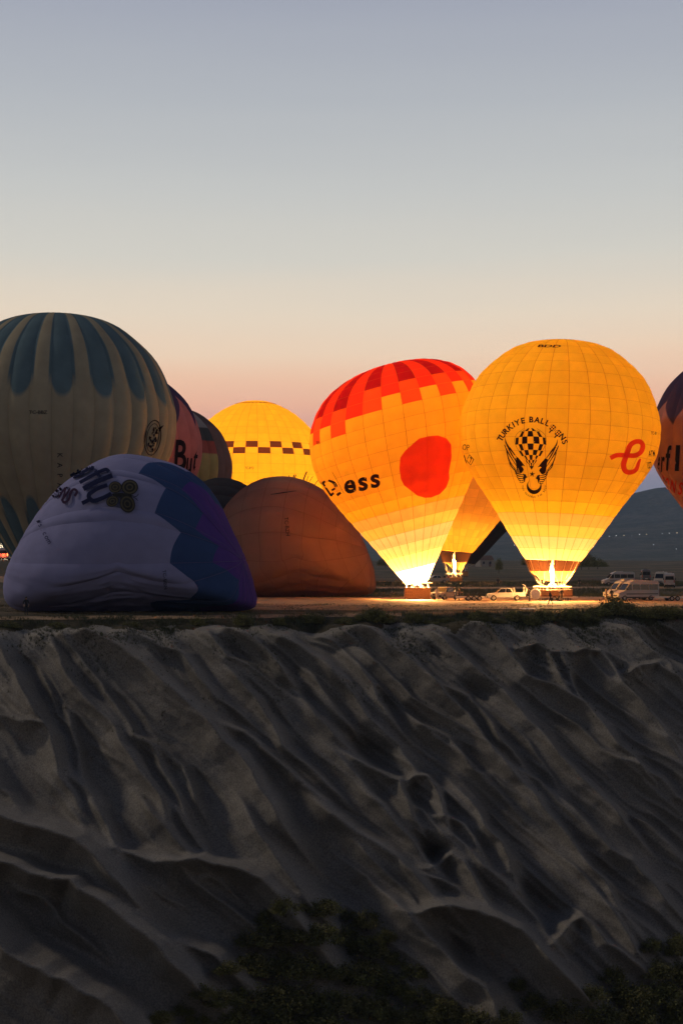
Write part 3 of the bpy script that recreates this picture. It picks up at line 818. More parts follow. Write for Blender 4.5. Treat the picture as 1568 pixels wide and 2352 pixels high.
# ---------- glowing balloon with the winged emblem (its basket rides on a trailer)
YT = 209.0; kT = YT / F
rootT = empty('hot_air_balloon', W(1268, 1381.9, YT))
tag(rootT, 'glowing golden balloon with a winged checkered emblem above its tall burner flame', 'hot air balloon')
mouthT = np.array(W(1270, 1288, YT))
ST = Upright(STD, 228 * kT, mouthT, R(2.6), 30, 0.010, roll=R(-3.1))
rowsT = np.linspace(0.0, 0.945, 22)
pickT = random.Random(3)
colT = {}
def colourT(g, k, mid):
    if k < 4: return (GLOW_CREAM[2], GLOW_CREAM[1], GLOW_HALF[1], GLOW_HALF[0])[k]  # lowest rows carry the burner glow in their colour
    return Y_CLOTH[pickT.choice([1, 1, 2]) if k > 7 else pickT.choice([0, 1, 2, 3])]
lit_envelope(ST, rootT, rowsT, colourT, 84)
crown_vent(ST, rootT, 0.935, fabric('vent_cloth', (0.70, 0.30, 0.04), 0.4), fabric('vent_rim_cloth', (0.10, 0.045, 0.03), 0.3))
sc = kT
skirt('skirt', ST, rootT, [(64 * sc, (1381.9 - 1287) * sc, 0.1), (58 * sc, (1381.9 - 1300) * sc, 0.06), (52 * sc, (1381.9 - 1313) * sc, 0.02)], M_nomex)
skirt('scoop', ST, rootT, [(52 * sc, (1381.9 - 1313.2) * sc, 0.02), (44 * sc, (1381.9 - 1325) * sc, 0.0), (36 * sc, (1381.9 - 1336) * sc, 0.0)], M_scoop, drop=lambda a: 0.75 * np.maximum(0, -np.sin(a)) ** 2)
basket(rootT, 5.1, 2.5, 0.64, 1.5, holes=False)
burner_rig(rootT, 5.0, 1.7, 1.5, 1.95, 0.0)
class _Ring:
    def __init__(s, r, z, o): s.r, s.z, s.o = r, z, np.array(o)
    def P(s, a, b): return s.o + np.array([s.r * math.sin(a), -s.r * math.cos(a), s.z])
cables(rootT, _Ring(52.5 * sc, (1381.9 - 1313) * sc, rootT.location), 1.95, 3.4, 1.7, n=16)
for i in range(18):
    a = 2 * math.pi * i / 18
    MB().tube([(52.8 * sc * math.sin(a), -52.8 * sc * math.cos(a), (1381.9 - 1313) * sc), (64.6 * sc * math.sin(a) + 0.1, -64.6 * sc * math.cos(a), (1381.9 - 1287) * sc)], 0.022, 5).build('cable', M_cable, rootT)
flame_mesh(rootT, 2.35, 6.1, 0.30, 0.0, 0.0, 1)
LIT = 1.0; LOW = (1.0, 0.47, 0.135)
lamp(rootT, 4.1, 14500 * LIT, x=-0.6, y=-0.45, size=0.2, c=LOW); lamp(rootT, 4.1, 14500 * LIT, x=0.6, y=-0.45, size=0.2, c=LOW); lamp(rootT, 12.5, 6200 * LIT, size=0.9)

# the emblem, in enlarged units of the print
eu = lambda x, y: (1127 + x * 0.125, 937.1 + y * 0.125)
def epoly(pts): return poly([eu(*p) for p in pts])
def estroke(pts, w): return stroke([eu(*p) for p in pts], [q * 0.125 for q in w] if isinstance(w, list) else w * 0.125)
emb = []
fr = [-1, -.8, -.57, -.22, .18, .56, .8, 1]
ry = [372, 427, 528, 657, 772, 866, 957, 1012, 1062]
hw = lambda y: np.interp(y, [365, 385, 427, 480, 528, 590, 657, 772, 866, 957, 1012, 1062, 1135], [60, 120, 195, 245, 272, 290, 286, 226, 166, 104, 72, 46, 0])
cxl = lambda y: np.interp(y, [372, 1135], [727, 748])
for i in range(len(ry) - 1):
    for j in range(7):
        if (i + j) % 2 == 0:
            p = []
            for (yy, xs_) in ((ry[i], (fr[j], fr[j + 1])), (ry[i + 1], (fr[j + 1], fr[j]))):
                for q in xs_: p.append((cxl(yy) + q * hw(yy), yy + 26 * abs(q) ** 2 * (1 if yy < 900 else 0.3)))
            emb.append(epoly(p))
emb.append(epoly([(702, 1062), (748, 1140), (796, 1062), (772, 1075), (748, 1058), (726, 1075)]))
emb.append(estroke([(727 + q * hw(yy) * sg, yy) for sg in (-1,) for yy, q in ((385, 1), (480, 1), (590, 1), (700, 1), (866, 1))], 5))
emb.append(estroke([(730 + hw(yy), yy) for yy in (385, 480, 590, 700, 866)], 5))
def wing(mir):
    T = (lambda x, y: (1492 - x, y + 18)) if mir else (lambda x, y: (x, y))
    P = lambda pts: epoly([T(*p) for p in (pts if not mir else pts[::-1])])
    S_ = lambda pts, w: estroke([T(*p) for p in pts], w)
    return [P([(262, 550), (300, 655), (360, 745), (345, 790), (298, 715), (270, 640)]), S_([(345, 740), (470, 905)], [34, 12]),
            P([(445, 930), (490, 905), (560, 985), (632, 1078), (590, 1062), (562, 1078), (592, 1102), (606, 1140), (562, 1202), (512, 1190), (478, 1140), (466, 1040)]),
            S_([(295, 690), (380, 850), (462, 985)], [10, 26, 10]), S_([(250, 680), (300, 790), (400, 955), (470, 1065)], [14, 26, 16, 8]),
            S_([(290, 800), (345, 975), (420, 1090), (485, 1160)], [14, 22, 14, 8]), S_([(330, 930), (370, 1060), (440, 1145), (545, 1205)], [10, 20, 14, 8]),
            P([(588, 1210), (640, 1225), (652, 1258), (676, 1273), (636, 1300), (622, 1372), (604, 1330), (588, 1290), (604, 1250)]),
            S_([(430, 1118), (470, 1195), (600, 1235)], [10, 24, 8]), S_([(450, 1195), (490, 1245), (605, 1270)], [10, 22, 8]), S_([(470, 1255), (510, 1295), (605, 1300)], [10, 22, 8]),
            S_([(500, 1310), (540, 1340), (610, 1330)], [10, 20, 8]), S_([(530, 1365), (570, 1378), (615, 1355)], [8, 16, 8])]
n_bal = len(emb); n_w = len(wing(False)); emb += wing(False) + wing(True)
star = []
for i in range(10):
    rad = 54 if i % 2 == 0 else 22; a = R(-90 + 36 * i + 8); star.append((760 + rad * math.cos(a), 1218 + rad * math.sin(a)))
emb.append(epoly(star))
outer = [(795 + 136 * math.cos(R(t)), 1445 + 142 * math.sin(R(t))) for t in np.linspace(-128, -412, 40)]
inner = [(797 + 112 * math.cos(R(t)), 1402 + 112 * math.sin(R(t))) for t in np.linspace(-412 + 360 + 8, 232 - 8, 40)]
emb.append(epoly(outer + inner))
for nm, part in (('emblem_balloon', emb[:n_bal]), ('emblem_wing', emb[n_bal:n_bal + n_w]), ('emblem_wing', emb[n_bal + n_w:n_bal + 2 * n_w]), ('emblem_star', emb[-2:-1]), ('emblem_crescent', emb[-1:])):
    decal(nm, ST, join2(*part), M_dark_print, rootT)
let = []
for ch, a in zip('TURKIYE', (-62.5, -55.7, -47.5, -38.5, -31.2, -24.2, -14.8)):
    let.append(place(text2d(ch, 18, 0.035), *eu(752 + 643 * math.sin(R(a)), 868 - 643 * math.cos(R(a))), a + 4))
for ch, a in zip('BALL', (-1.0, 8.7, 17.4, 26.2)): let.append(place(text2d(ch, 18, 0.035), *eu(752 + 643 * math.sin(R(a)), 868 - 643 * math.cos(R(a))), a + 2))
for ch, a in zip('NS', (59.5, 68.6)): let.append(place(text2d(ch, 18, 0.035), *eu(752 + 643 * math.sin(R(a)), 868 - 643 * math.cos(R(a))), a - 4))
for a in (37.8, 50.2):
    bx, by = eu(752 + 625 * math.sin(R(a)), 868 - 625 * math.cos(R(a)))
    for i in range(4):
        for j in range(4):
            if (i + j) % 2 == 0 and abs(i - 1.5) + abs(j - 1.5) < 2.6: let.append(place(poly([(-1.9, -1.9), (1.9, -1.9), (1.9, 1.9), (-1.9, 1.9)]), bx + (i - 1.5) * 3.6, by + (j - 1.5) * 3.6))
    let.append(ring(bx, by, 7.3, 7.3, 0.8)); let.append(stroke([(bx - 4, by + 6), (bx - 8, by + 11)], 3))
nl = 13
letters(ST, list(zip('TURKIYEBALLNS', let[:nl])), M_dark_print, rootT, 0.05, 'TURKIYE BALLOONS')
h_ = (len(let) - nl) // 2
for part in (let[nl:nl + h_], let[nl + h_:]): decal('small_balloon_mark', ST, join2(*part), M_dark_print, rootT)
sm = []
words = 'YOU DESERVE THE BEST'
for i, ch in enumerate(words):
    if ch == ' ': continue
    a = 200 - 10.0 * i * 1.16
    sm.append(place(text2d(ch, 5.6, 0.01), *eu(795 + 232 * math.cos(R(a)), 1410 - 232 * math.sin(R(a - 0) - math.pi)), 90 - a) if False else place(text2d(ch, 5.8, 0.01), *eu(795 - 216 * math.cos(R(i * 8.6 + 8)), 1405 + 238 * math.sin(R(i * 8.6 + 8))), 90 - (i * 8.6 + 8)))
decal('lettering', ST, join2(*sm), M_dark_print, rootT, label='small curved motto YOU DESERVE THE BEST')
decal('lettering', ST, place(text2d('BDD', 10, 0.03), 1261, 796.5, 1, 2.6, 0.8, -0.5), M_dark_print, rootT, label='registration letters BDD near the crown')
fe = lambda x, y: (1016.7 + x * 0.3516, 735 + y * 0.3516)
decal('sponsor_mark', ST, join2(stroke([fe(1092, 903), fe(1135, 885), fe(1200, 886), fe(1255, 886), fe(1292, 862), fe(1304, 822), fe(1288, 798), fe(1255, 797), fe(1222, 820), fe(1205, 862), fe(1190, 905), fe(1178, 950), fe(1190, 988), fe(1222, 997), fe(1258, 980), fe(1278, 930), fe(1288, 908)], [10.5, 10.5, 11, 11, 11, 11, 11, 11, 12, 12, 12, 12, 11, 10, 8, 4])), M_red_sponsor, rootT, off=0.06, label='red looped letter e sponsor mark')
for vf, lb in ((place(text2d('TC-B', 7.5, 0.01), 1500, 996, 2, 0.75, 1.25), 'narrow registration TC-B at the flank'), (place(text2d('ATM', 13, 0.01), 1496, 1043, -4, 0.55, 1.5), 'narrow letters ATM at the flank'), (place(text2d('1327', 13, 0.02), 1490, 1070, -6, 0.42, 1.6, 0.15), 'narrow digits below the letters'),
               (place(text2d('OP', 15, 0.005), 1070, 1029, 6, 0.8, 1.25), 'side letters OP'), (join2(ring(1080, 1057, 9, 13, 2.0, -6, 4), place(text2d('7', 17, 0.02), 1081, 1058, 4, 0.7, 1.0)), 'framed digit 7'), (stroke([(1066, 1046), (1072, 1068)], 2.2), 'dark stroke beside the framed 7')):
    decal('lettering', ST, vf, M_dark_print, rootT, label=lb)

# ---------- glowing balloon with the red checks
YI = 221.0; kI = YI / F
rootI = empty('hot_air_balloon', W(958, 1378, YI))
tag(rootI, 'tilted glowing balloon with red checkered crown and big red blot on its side', 'hot air balloon')
ICE = np.array([(0, 26), (30, 45), (68, 68), (118, 99), (199, 150), (264, 186), (318, 204), (360, 207), (400, 202), (445, 180), (475, 150), (497, 108), (509, 62), (514, 0)])
SI = Upright(ICE, kI, np.array(W(958, 1338, YI)), R(-14.0), 28, 0.012, roll=R(2.0), shear=0.118, dent=lambda a, b: 0.03 * smooth(0.8, 1.0, b) * np.sin(a))
rowsI = np.concatenate([[0.058], np.linspace(0.115, 0.985, 21)])
pickI = random.Random(5)
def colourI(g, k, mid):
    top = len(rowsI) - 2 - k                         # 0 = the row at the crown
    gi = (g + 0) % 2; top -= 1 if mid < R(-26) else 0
    if k < 5: return (GLOW_CREAM[3], GLOW_CREAM[2], GLOW_CREAM[1], GLOW_HALF[1], GLOW_HALF[0])[k]  # glow above the mouth put into the cloth colour, row by row
    if gi == 0:
        if top < 6: return M_ice_red
        if top < 8: return M_ice_or
    else:
        if abs(mid - R(40)) < R(7): 
            if top < 4: return M_ice_mid
        elif top < 7: return M_ice_mid
    return ICE_Y[pickI.choice([1, 1, 2]) if k > 7 else pickI.choice([0, 1, 2, 3])]
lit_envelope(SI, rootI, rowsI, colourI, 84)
crown_vent(SI, rootI, 0.975, M_ice_red, M_ice_mid, 0.1)
oI = np.array(rootI.location)
def sleeve(name, S, root, b0, b1, mat, shrink=0.0, n=8):
    aa = np.linspace(-math.pi, math.pi, 57)
    Q = np.stack([S.P(aa, q, -shrink) for q in np.linspace(b0, b1, n)], 0) - np.array(root.location)
    return link(name, grid_mesh(Q, mat, True), root)
sleeve('scoop', SI, rootI, 0.0, 0.0575, M_white_scoop)
basket(rootI, 3.7, 2.4, 0.05, 1.62)
burner_rig(rootI, 4.3, 1.6, 1.62, 2.35)
cables(rootI, SI, 2.35, 3.0, 1.6, b=0.05, n=12)
flame_mesh(rootI, 2.75, 6.2, 0.32, 0.0, 0.0, 2)
lamp(rootI, 2.62, 66000 * LIT, x=0, y=-0.62, size=0.2, c=LOW); lamp(rootI, 13.0, 5400 * LIT, x=-1.2, size=0.9)
blot = [(983, 1003), (1005, 1001), (1025, 1008), (1035, 1022), (1036, 1050), (1030, 1085), (1031, 1100), (1024, 1120), (1010, 1135), (990, 1143), (975, 1144), (958, 1139), (944, 1128), (928, 1116), (920, 1100), (917, 1075), (919, 1052), (930, 1036), (946, 1022), (962, 1008)]
decal('red_patch', SI, poly(blot), M_red_print, rootI, off=0.06, maxlen=9, label='large red blot on the balloon side')
es = [place(text2d('e', 64, 0.03), 803, 1114, -13, 0.9, 0.92, -0.10), place(text2d('s', 64, 0.03), 833, 1108, -13, 0.95, 0.92, -0.10), place(text2d('s', 64, 0.03), 861, 1101, -13, 0.95, 0.92, -0.10)]
es += [stroke([(741, 1109), (752, 1126), (759, 1136), (764, 1139)], 4.4), stroke([(738, 1113), (747, 1106)], 5), stroke([(758, 1139), (767, 1133)], 5.5), stroke([(754, 1104), (768, 1110), (773, 1119)], [4.5, 6.5, 6.5]), stroke([(770, 1122), (762, 1127)], 4.5),
       stroke([(774, 1138), (783, 1132)], [7, 5]), stroke([(724, 1094), (730, 1102)], 3.4), stroke([(763, 1084), (790, 1134)], 0.7)]
letters(SI, [('e', es[0]), ('s', es[1]), ('s', es[2])], M_dark_print, rootI, 0.05, 'ending in ess')
decal('letter', SI, join2(*es[3:]), M_dark_print, rootI, label='broken letters ce at the edge')
decal('lettering', SI, place(text2d('BJL', 8.5, 0.01), 731, 1017, -8, 0.8, 1.1), M_dark_print, rootI, label='small registration letters BJL')

# ---------- lemon balloon far behind
YY = 352.0; kY = YY / F
rootY = empty('hot_air_balloon', (W(587, 1300, YY).x, YY, ground_z(W(587, 1300, YY).x, YY)))
tag(rootY, 'glowing lemon yellow balloon with a brown and orange check band behind the dark domes', 'hot air balloon')
STDY = np.vstack([STD[:9], [(1.83, .81), (2.0, .655), (2.12, .50), (2.21, .33), (2.265, .16), (2.285, 0)]])
SY = Upright(STDY, 165 * kY, np.array(W(587, 1298, YY)), R(0.0), 36, 0.006, roll=R(-5.0))
_rb = []
for yrow in (1298, 1266, 1238, 1214, 1190, 1166, 1142, 1118, 1097, 1076, 1054, 1040, 1026, 1008, 992, 977, 962, 949, 939, 929):
    _rb.append(float(np.interp((1298 - yrow) * kY, SY.H, SY.B)))
rowsY = np.array(_rb)
pickY = random.Random(8)
def colourY(g, k, mid):
    if k in (10, 11): return M_chk_brown if (g + k) % 2 else M_chk_or
    return LEM_Y[pickY.choice([1, 1, 2])]
lit_envelope(SY, rootY, rowsY, colourY, 84, seen=lambda px, py: py < 1135 and 440 < px < 760, tape=0.024, hoop=0.015)
crown_vent(SY, rootY, rowsY[-1] - 0.004, LEM_Y[1], fabric('vent_seam', (0.5, 0.2, 0.02), 0.5), 0.5)
sleeve('skirt', SY, rootY, 0.0, 0.03, M_nomex)
zY = W(587, 1298, YY).z - rootY.location.z
basket(rootY, 4.4, 2.4, 0.05, 1.5); burner_rig(rootY, 4.0, 1.7, 1.5, 2.3); cables(rootY, SY, 2.3, 3.4, 1.7, b=0.0, n=12)
flame_mesh(rootY, 2.7, 7.2, 0.35, 0, 0, 4)
lamp(rootY, 2.6, 9000 * LIT, size=0.4); lamp(rootY, zY + 12, 34000 * LIT, size=1.2)
decal('lettering', SY, place(text2d('TC-BYD', 8, 0.005), 573, 1076, 0, 0.72, 1.0), M_dark_print, rootY, label='small registration letters TC-BYD')
ss = [stroke([(660, 1103), (664, 1093)], 2.4), stroke([(672, 1103), (675, 1091)], 2.0), stroke([(676, 1103), (679, 1091)], 2.0), stroke([(695, 1106), (704, 1084)], [3.4, 2.6]), stroke([(702, 1110), (708, 1094)], 1.2), stroke([(708, 1110), (718, 1095)], 1.2), stroke([(722, 1114), (733, 1100)], 1.8)]
for q_ in ss: decal('letter_stroke', SY, q_, M_dark_print, rootY)

# ---------- amber balloon between the two big ones, further back
YD = 350.0; kD = YD / F
rootD = empty('hot_air_balloon', (W(1043, 1338, YD).x, YD, ground_z(W(1043, 1338, YD).x, YD)))
tag(rootD, 'dim amber balloon with a thin flame half hidden between two bigger glowing balloons', 'hot air balloon')
zD = rootD.location.z
SD = Upright(STD, 136 * kD, np.array(W(1046, 1268, YD)), R(6.0), 28, 0.008)
pickD = random.Random(9)
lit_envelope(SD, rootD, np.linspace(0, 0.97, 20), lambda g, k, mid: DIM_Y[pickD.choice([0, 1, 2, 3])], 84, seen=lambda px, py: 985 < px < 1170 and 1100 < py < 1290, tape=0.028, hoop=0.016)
crown_vent(SD, rootD, 0.96, DIM_Y[0], M_tape, 0.2)
skirt('skirt', SD, rootD, [(38 * kD, W(0, 1268.2, YD).z - zD, 0.3), (34 * kD, W(0, 1280, YD).z - zD, 0.2), (29 * kD, W(0, 1292, YD).z - zD, 0.1)], M_nomex)
skirt('scoop', SD, rootD, [(29 * kD, W(0, 1292.2, YD).z - zD, 0.1), (20 * kD, W(0, 1301, YD).z - zD, 0.25), (15 * kD, W(0, 1310, YD).z - zD, 0.4)], M_scoop, drop=lambda a: 1.0 * np.maximum(0, -np.sin(a)) ** 2)
basket(rootD, 4.0, 2.2, 0.05, 1.15, holes=False); burner_rig(rootD, 3.8, 1.6, 1.15, 1.9); cables(rootD, _Ring(29 * kD, W(0, 1292, YD).z - zD, rootD.location), 1.9, 3.2, 1.6, n=10)
flame_mesh(rootD, 2.2, 6.9, 0.36, 0, 0, 6)
lamp(rootD, 4.2, 9000 * LIT, y=-0.9, size=0.3, c=LOW); lamp(rootD, 14.0, 13000 * LIT, size=1.0, x=0.9)

# ---------- unlit upright balloons
def mnode(t, op, a, b=None, c=None):
    n = t.nodes.new('ShaderNodeMath'); n.operation = op
    for i, x in enumerate((a, b, c)):
        if x is None: continue
        if isinstance(x, (int, float)): n.inputs[i].default_value = x
        else: t.links.new(x, n.inputs[i])
    return n.outputs[0]
def pattern_fabric(name, build, trans=0.22, vary=0.10):
    """cloth whose dyed pattern follows the gore: build(t, u, v, mix) returns a colour socket"""
    m, t, out = nt(name)
    uv = t.nodes.new('ShaderNodeUVMap'); uv.uv_map = 'UVMap'; sp = t.nodes.new('ShaderNodeSeparateXYZ'); t.links.new(uv.outputs[0], sp.inputs[0])
    def mix(f, a, b):
        n = t.nodes.new('ShaderNodeMixRGB'); t.links.new(f, n.inputs[0])
        for i, x in ((1, a), (2, b)):
            if isinstance(x, tuple): n.inputs[i].default_value = (*x, 1)
            else: t.links.new(x, n.inputs[i])
        return n.outputs[0]
    c = build(t, sp.outputs['X'], sp.outputs['Y'], mix)
    nz = noise_node(t, 0.5, 4); r = ramp(t, nz.outputs['Fac'], [(0.3, (1 - vary,) * 3), (0.7, (1 + vary,) * 3)])
    mu = t.nodes.new('ShaderNodeMixRGB'); mu.blend_type = 'MULTIPLY'; mu.inputs[0].default_value = 1; t.links.new(c, mu.inputs[1]); t.links.new(r.outputs[0], mu.inputs[2])
    d = t.nodes.new('ShaderNodeBsdfDiffuse'); g = t.nodes.new('ShaderNodeBsdfTranslucent'); mx = t.nodes.new('ShaderNodeMixShader'); mx.inputs[0].default_value = trans
    t.links.new(mu.outputs[0], d.inputs[0]); t.links.new(mu.outputs[0], g.inputs[0]); t.links.new(d.outputs[0], mx.inputs[1]); t.links.new(g.outputs[0], mx.inputs[2]); t.links.new(mx.outputs[0], out.inputs[0])
    return m
def step(t, x, width=0.008):      # 0 below 0, 1 above
    n = t.nodes.new('ShaderNodeMapRange'); n.inputs['From Min'].default_value = -width; n.inputs['From Max'].default_value = width
    t.links.new(x, n.inputs['Value']); return n.outputs[0]
def b_at(S, mouth_row, row, k):
    return float(np.interp((mouth_row - row) * k, S.H, S.B))
def bottom_end(root, S, w=4.4, d=2.4, n=12, zf=2.2):
    basket(root, w, d, 0.05, 1.45); burner_rig(root, w - 0.4, 1.7, 1.45, zf); cables(root, S, zf, w - 1.0, 1.7, b=0.0, n=n)

YK = 183.0; kK = YK / F
xK = W(130, 1300, YK).x
rootK = empty('hot_air_balloon', (xK, YK, ground_z(xK, YK)))
tag(rootK, 'huge unlit tan balloon with dark blue tongues below its crown', 'hot air balloon')
SK = Upright(STD, 270 * kK, np.array(W(130, 1321, YK)), R(0.3), 36, 0.026, roll=R(-12.4))
v1, v2 = b_at(SK, 1321, 938, kK), b_at(SK, 1321, 1150, kK)
TAN_C, BLU_C = (0.39, 0.33, 0.215), (0.125, 0.185, 0.20)
def tongue(t, u, v, mix):
    e = mnode(t, 'POWER', mnode(t, 'ABSOLUTE', mnode(t, 'MULTIPLY_ADD', u, 2.0, -1.0)), 2.6)
    up = step(t, mnode(t, 'SUBTRACT', v, mnode(t, 'MULTIPLY_ADD', e, 0.035, v1)))
    dn = step(t, mnode(t, 'SUBTRACT', mnode(t, 'MULTIPLY_ADD', e, -0.05, v2), v))
    return mix(mnode(t, 'MAXIMUM', up, dn), TAN_C, BLU_C)
def tan_edge(t, u, v, mix):
    e = mnode(t, 'ABSOLUTE', mnode(t, 'MULTIPLY_ADD', u, 2.0, -1.0))
    side = step(t, mnode(t, 'SUBTRACT', e, 0.72), 0.05)
    both = mnode(t, 'MAXIMUM', step(t, mnode(t, 'SUBTRACT', v, v1 + 0.045), 0.02), step(t, mnode(t, 'SUBTRACT', v2 - 0.05, v), 0.02))
    return mix(mnode(t, 'MULTIPLY', side, both), TAN_C, BLU_C)
M_k_tan = pattern_fabric('tan_gore', tan_edge)
M_k_blue = pattern_fabric('tongue_gore', tongue)
gore_envelope(SK, rootK, [M_k_blue, M_k_tan])
crown_vent(SK, rootK, 0.955, fabric('dark_vent_cloth', (0.04, 0.05, 0.05), 0.2), M_black_print, 0.12)
bottom_end(rootK, SK)
for i, ch in enumerate('KAPADOKYA'):
    if i < 7: decal('lettering', SK, place(text2d(ch, 19, 0.0), 137, 1046 + 23.0 * i, 90, 0.85, 0.9), M_black_print, rootK, off=0.06, label='stacked letter %s of the word KAPADOKYA' % ch)
decal('lettering', SK, place(text2d('TC-BBZ', 14, 0.0), 88, 948, 0, 0.85, 0.8), M_black_print, rootK, off=0.08, label='registration letters TC-BBZ')
bad = [ring(350, 1006, 19, 41, 2.0, 8), ring(350, 1006, 14, 33, 1.3, 8)]
rr_ = random.Random(4)
for i in range(34):
    a, q = rr_.uniform(0, 6.28), math.sqrt(rr_.random()); bad.append(ellipse(350 + 11 * q * math.cos(a) - 4 * q * math.sin(a) * 0.3, 1006 + 28 * q * math.sin(a), rr_.uniform(1, 2.4), rr_.uniform(1.5, 4.5), 10, 8))
decal('round_badge', SK, join2(*bad), M_dark_print, rootK, off=0.08, label='round dark badge on the flank')

# pink and plum one behind it
YP = 250.0; kP = YP / F
xP = W(262, 1300, YP).x
rootP = empty('hot_air_balloon', (xP, YP, ground_z(xP, YP)))
tag(rootP, 'unlit pink balloon with plum zigzag top and dark lettering, behind the tan one', 'hot air balloon')
SP = Upright(STD, 198 * kP, np.array(W(262, 1287, YP)), R(0.5), 24, 0.030, roll=R(-6))
vz0, vz1 = b_at(SP, 1287, 985, kP), b_at(SP, 1287, 915, kP)
def zig(lo, hi, top_c, low_c):
    def f(t, u, v, mix):
        line = mnode(t, 'MULTIPLY_ADD', u, hi - lo, lo)
        return mix(step(t, mnode(t, 'SUBTRACT', v, line), 0.004), low_c, top_c)
    return f
M_pink = pattern_fabric('pink_plum_gore', zig(vz0, vz1, (0.07, 0.05, 0.11), (0.50, 0.21, 0.19)))
gore_envelope(SP, rootP, [M_pink], flip=True)
crown_vent(SP, rootP, 0.95, M_navy_print, M_black_print, 0.1); bottom_end(rootP, SP)
letters(SP, [('B', place(text2d('B', 92, 0.02), 413, 1050, 4, 0.58, 1.05, 0.0)), ('u', place(text2d('u', 70, 0.015), 434, 1064, 6, 0.42, 1.0)), ('t', place(text2d('t', 74, 0.015), 448, 1057, 8, 0.34, 1.0))], M_dark_print, rootP, 0.07, 'beginning But')

# banded one further right
YB = 300.0; kB = YB / F
xB = W(380, 1300, YB).x
rootB = empty('hot_air_balloon', (xB, YB, ground_z(xB, YB)))
tag(rootB, 'unlit balloon with grey, red and olive bands beside the lemon yellow balloon', 'hot air balloon')
SB = Upright(STD, 152 * kB, np.array(W(380, 1272, YB)), R(0.0), 32, 0.034, roll=R(3))
vb = [b_at(SB, 1272, r, kB) for r in (1112, 1050, 1021, 990)]
def bands(t, u, v, mix):
    c = mix(step(t, mnode(t, 'SUBTRACT', v, vb[0]), 0.004), (0.11, 0.085, 0.07), (0.42, 0.33, 0.12))
    c = mix(step(t, mnode(t, 'SUBTRACT', v, vb[1]), 0.004), c, (0.36, 0.085, 0.06))
    c = mix(step(t, mnode(t, 'SUBTRACT', v, vb[2]), 0.004), c, (0.07, 0.07, 0.065))
    return mix(step(t, mnode(t, 'SUBTRACT', v, vb[3]), 0.004), c, (0.27, 0.27, 0.26))
M_band = pattern_fabric('banded_gore', bands)
M_dusk = pattern_fabric('dusky_gore', lambda t, u, v, mix: mix(step(t, mnode(t, 'SUBTRACT', v, 0.72)), (0.20, 0.12, 0.10), (0.13, 0.09, 0.085)))
o_ = [M_band if (g * 11.25 + 3 + 5) % 360 < 62 or (g * 11.25 + 8) % 360 > 250 else M_dusk for g in range(32)]
gore_envelope(SB, rootB, o_)
crown_vent(SB, rootB, 0.95, M_black_print, M_black_print, 0.1); bottom_end(rootB, SB)

# at the right edge of the picture
YR = 217.0; kR = YR / F
xR = W(1724, 1300, YR).x
rootR = empty('hot_air_balloon', (xR, YR, ground_z(xR, YR)))
tag(rootR, 'dark plum and mauve balloon cut off by the frame beside the winged emblem balloon', 'hot air balloon')
SR = Upright(STD, 226 * kR, np.array(W(1724, 1300, YR)), R(0.0), 24, 0.030, roll=R(-4.5))
vr0, vr1 = b_at(SR, 1300, 985, kR), b_at(SR, 1300, 925, kR)
gore_envelope(SR, rootR, [pattern_fabric('mauve_plum_gore', zig(vr0, vr1, (0.06, 0.045, 0.09), (0.34, 0.2, 0.19)))], flip=True)
crown_vent(SR, rootR, 0.95, M_navy_print, M_black_print, 0.1); bottom_end(rootR, SR)
letters(SR, [('e', place(text2d('e', 80, 0.02), 1513.5, 1062, 4, 0.12, 0.9)), ('r', place(text2d('r', 80, 0.02), 1522, 1062, 3, 0.26, 0.9)), ('f', place(text2d('f', 84, 0.02), 1534, 1056, 3, 0.42, 0.95)), ('l', place(text2d('l', 84, 0.03), 1556, 1056, 3, 0.75, 0.95))], M_black_print, rootR, 0.08, 'reading erfl')
letters(SR, [('O', place(text2d('O', 36, 0.02), 1521, 1110, 8, 0.22, 1.1)), ('O', place(text2d('O', 36, 0.02), 1531, 1114, 8, 0.36, 1.1)), ('N', place(text2d('N', 36, 0.02), 1546, 1119, 9, 0.5, 1.1)), ('S', place(text2d('S', 36, 0.02), 1563, 1124, 10, 0.6, 1.1))], fabric('red_letters', (0.42, 0.03, 0.02), 0.3), rootR, 0.08, 'in red OONS')

# dark one behind the amber balloon
YX = 430.0; kX = YX / F
xX = W(1056, 1300, YX).x
rootX = empty('hot_air_balloon', (xX, YX, ground_z(xX, YX)))
tag(rootX, 'dark brown unlit balloon whose edge shows behind the dim amber balloon', 'hot air balloon')
SX = Upright(STD, 125 * kX, np.array(W(1056, 1292, YX)), R(9.0), 24, 0.02)
gore_envelope(SX, rootX, [pattern_fabric('umber_gore', lambda t, u, v, mix: mix(step(t, mnode(t, 'SUBTRACT', v, 0.3)), (0.05, 0.03, 0.022), (0.10, 0.06, 0.035)))])
crown_vent(SX, rootX, 0.95, M_black_print, M_black_print, 0.1); bottom_end(rootX, SX, zf=2.4)

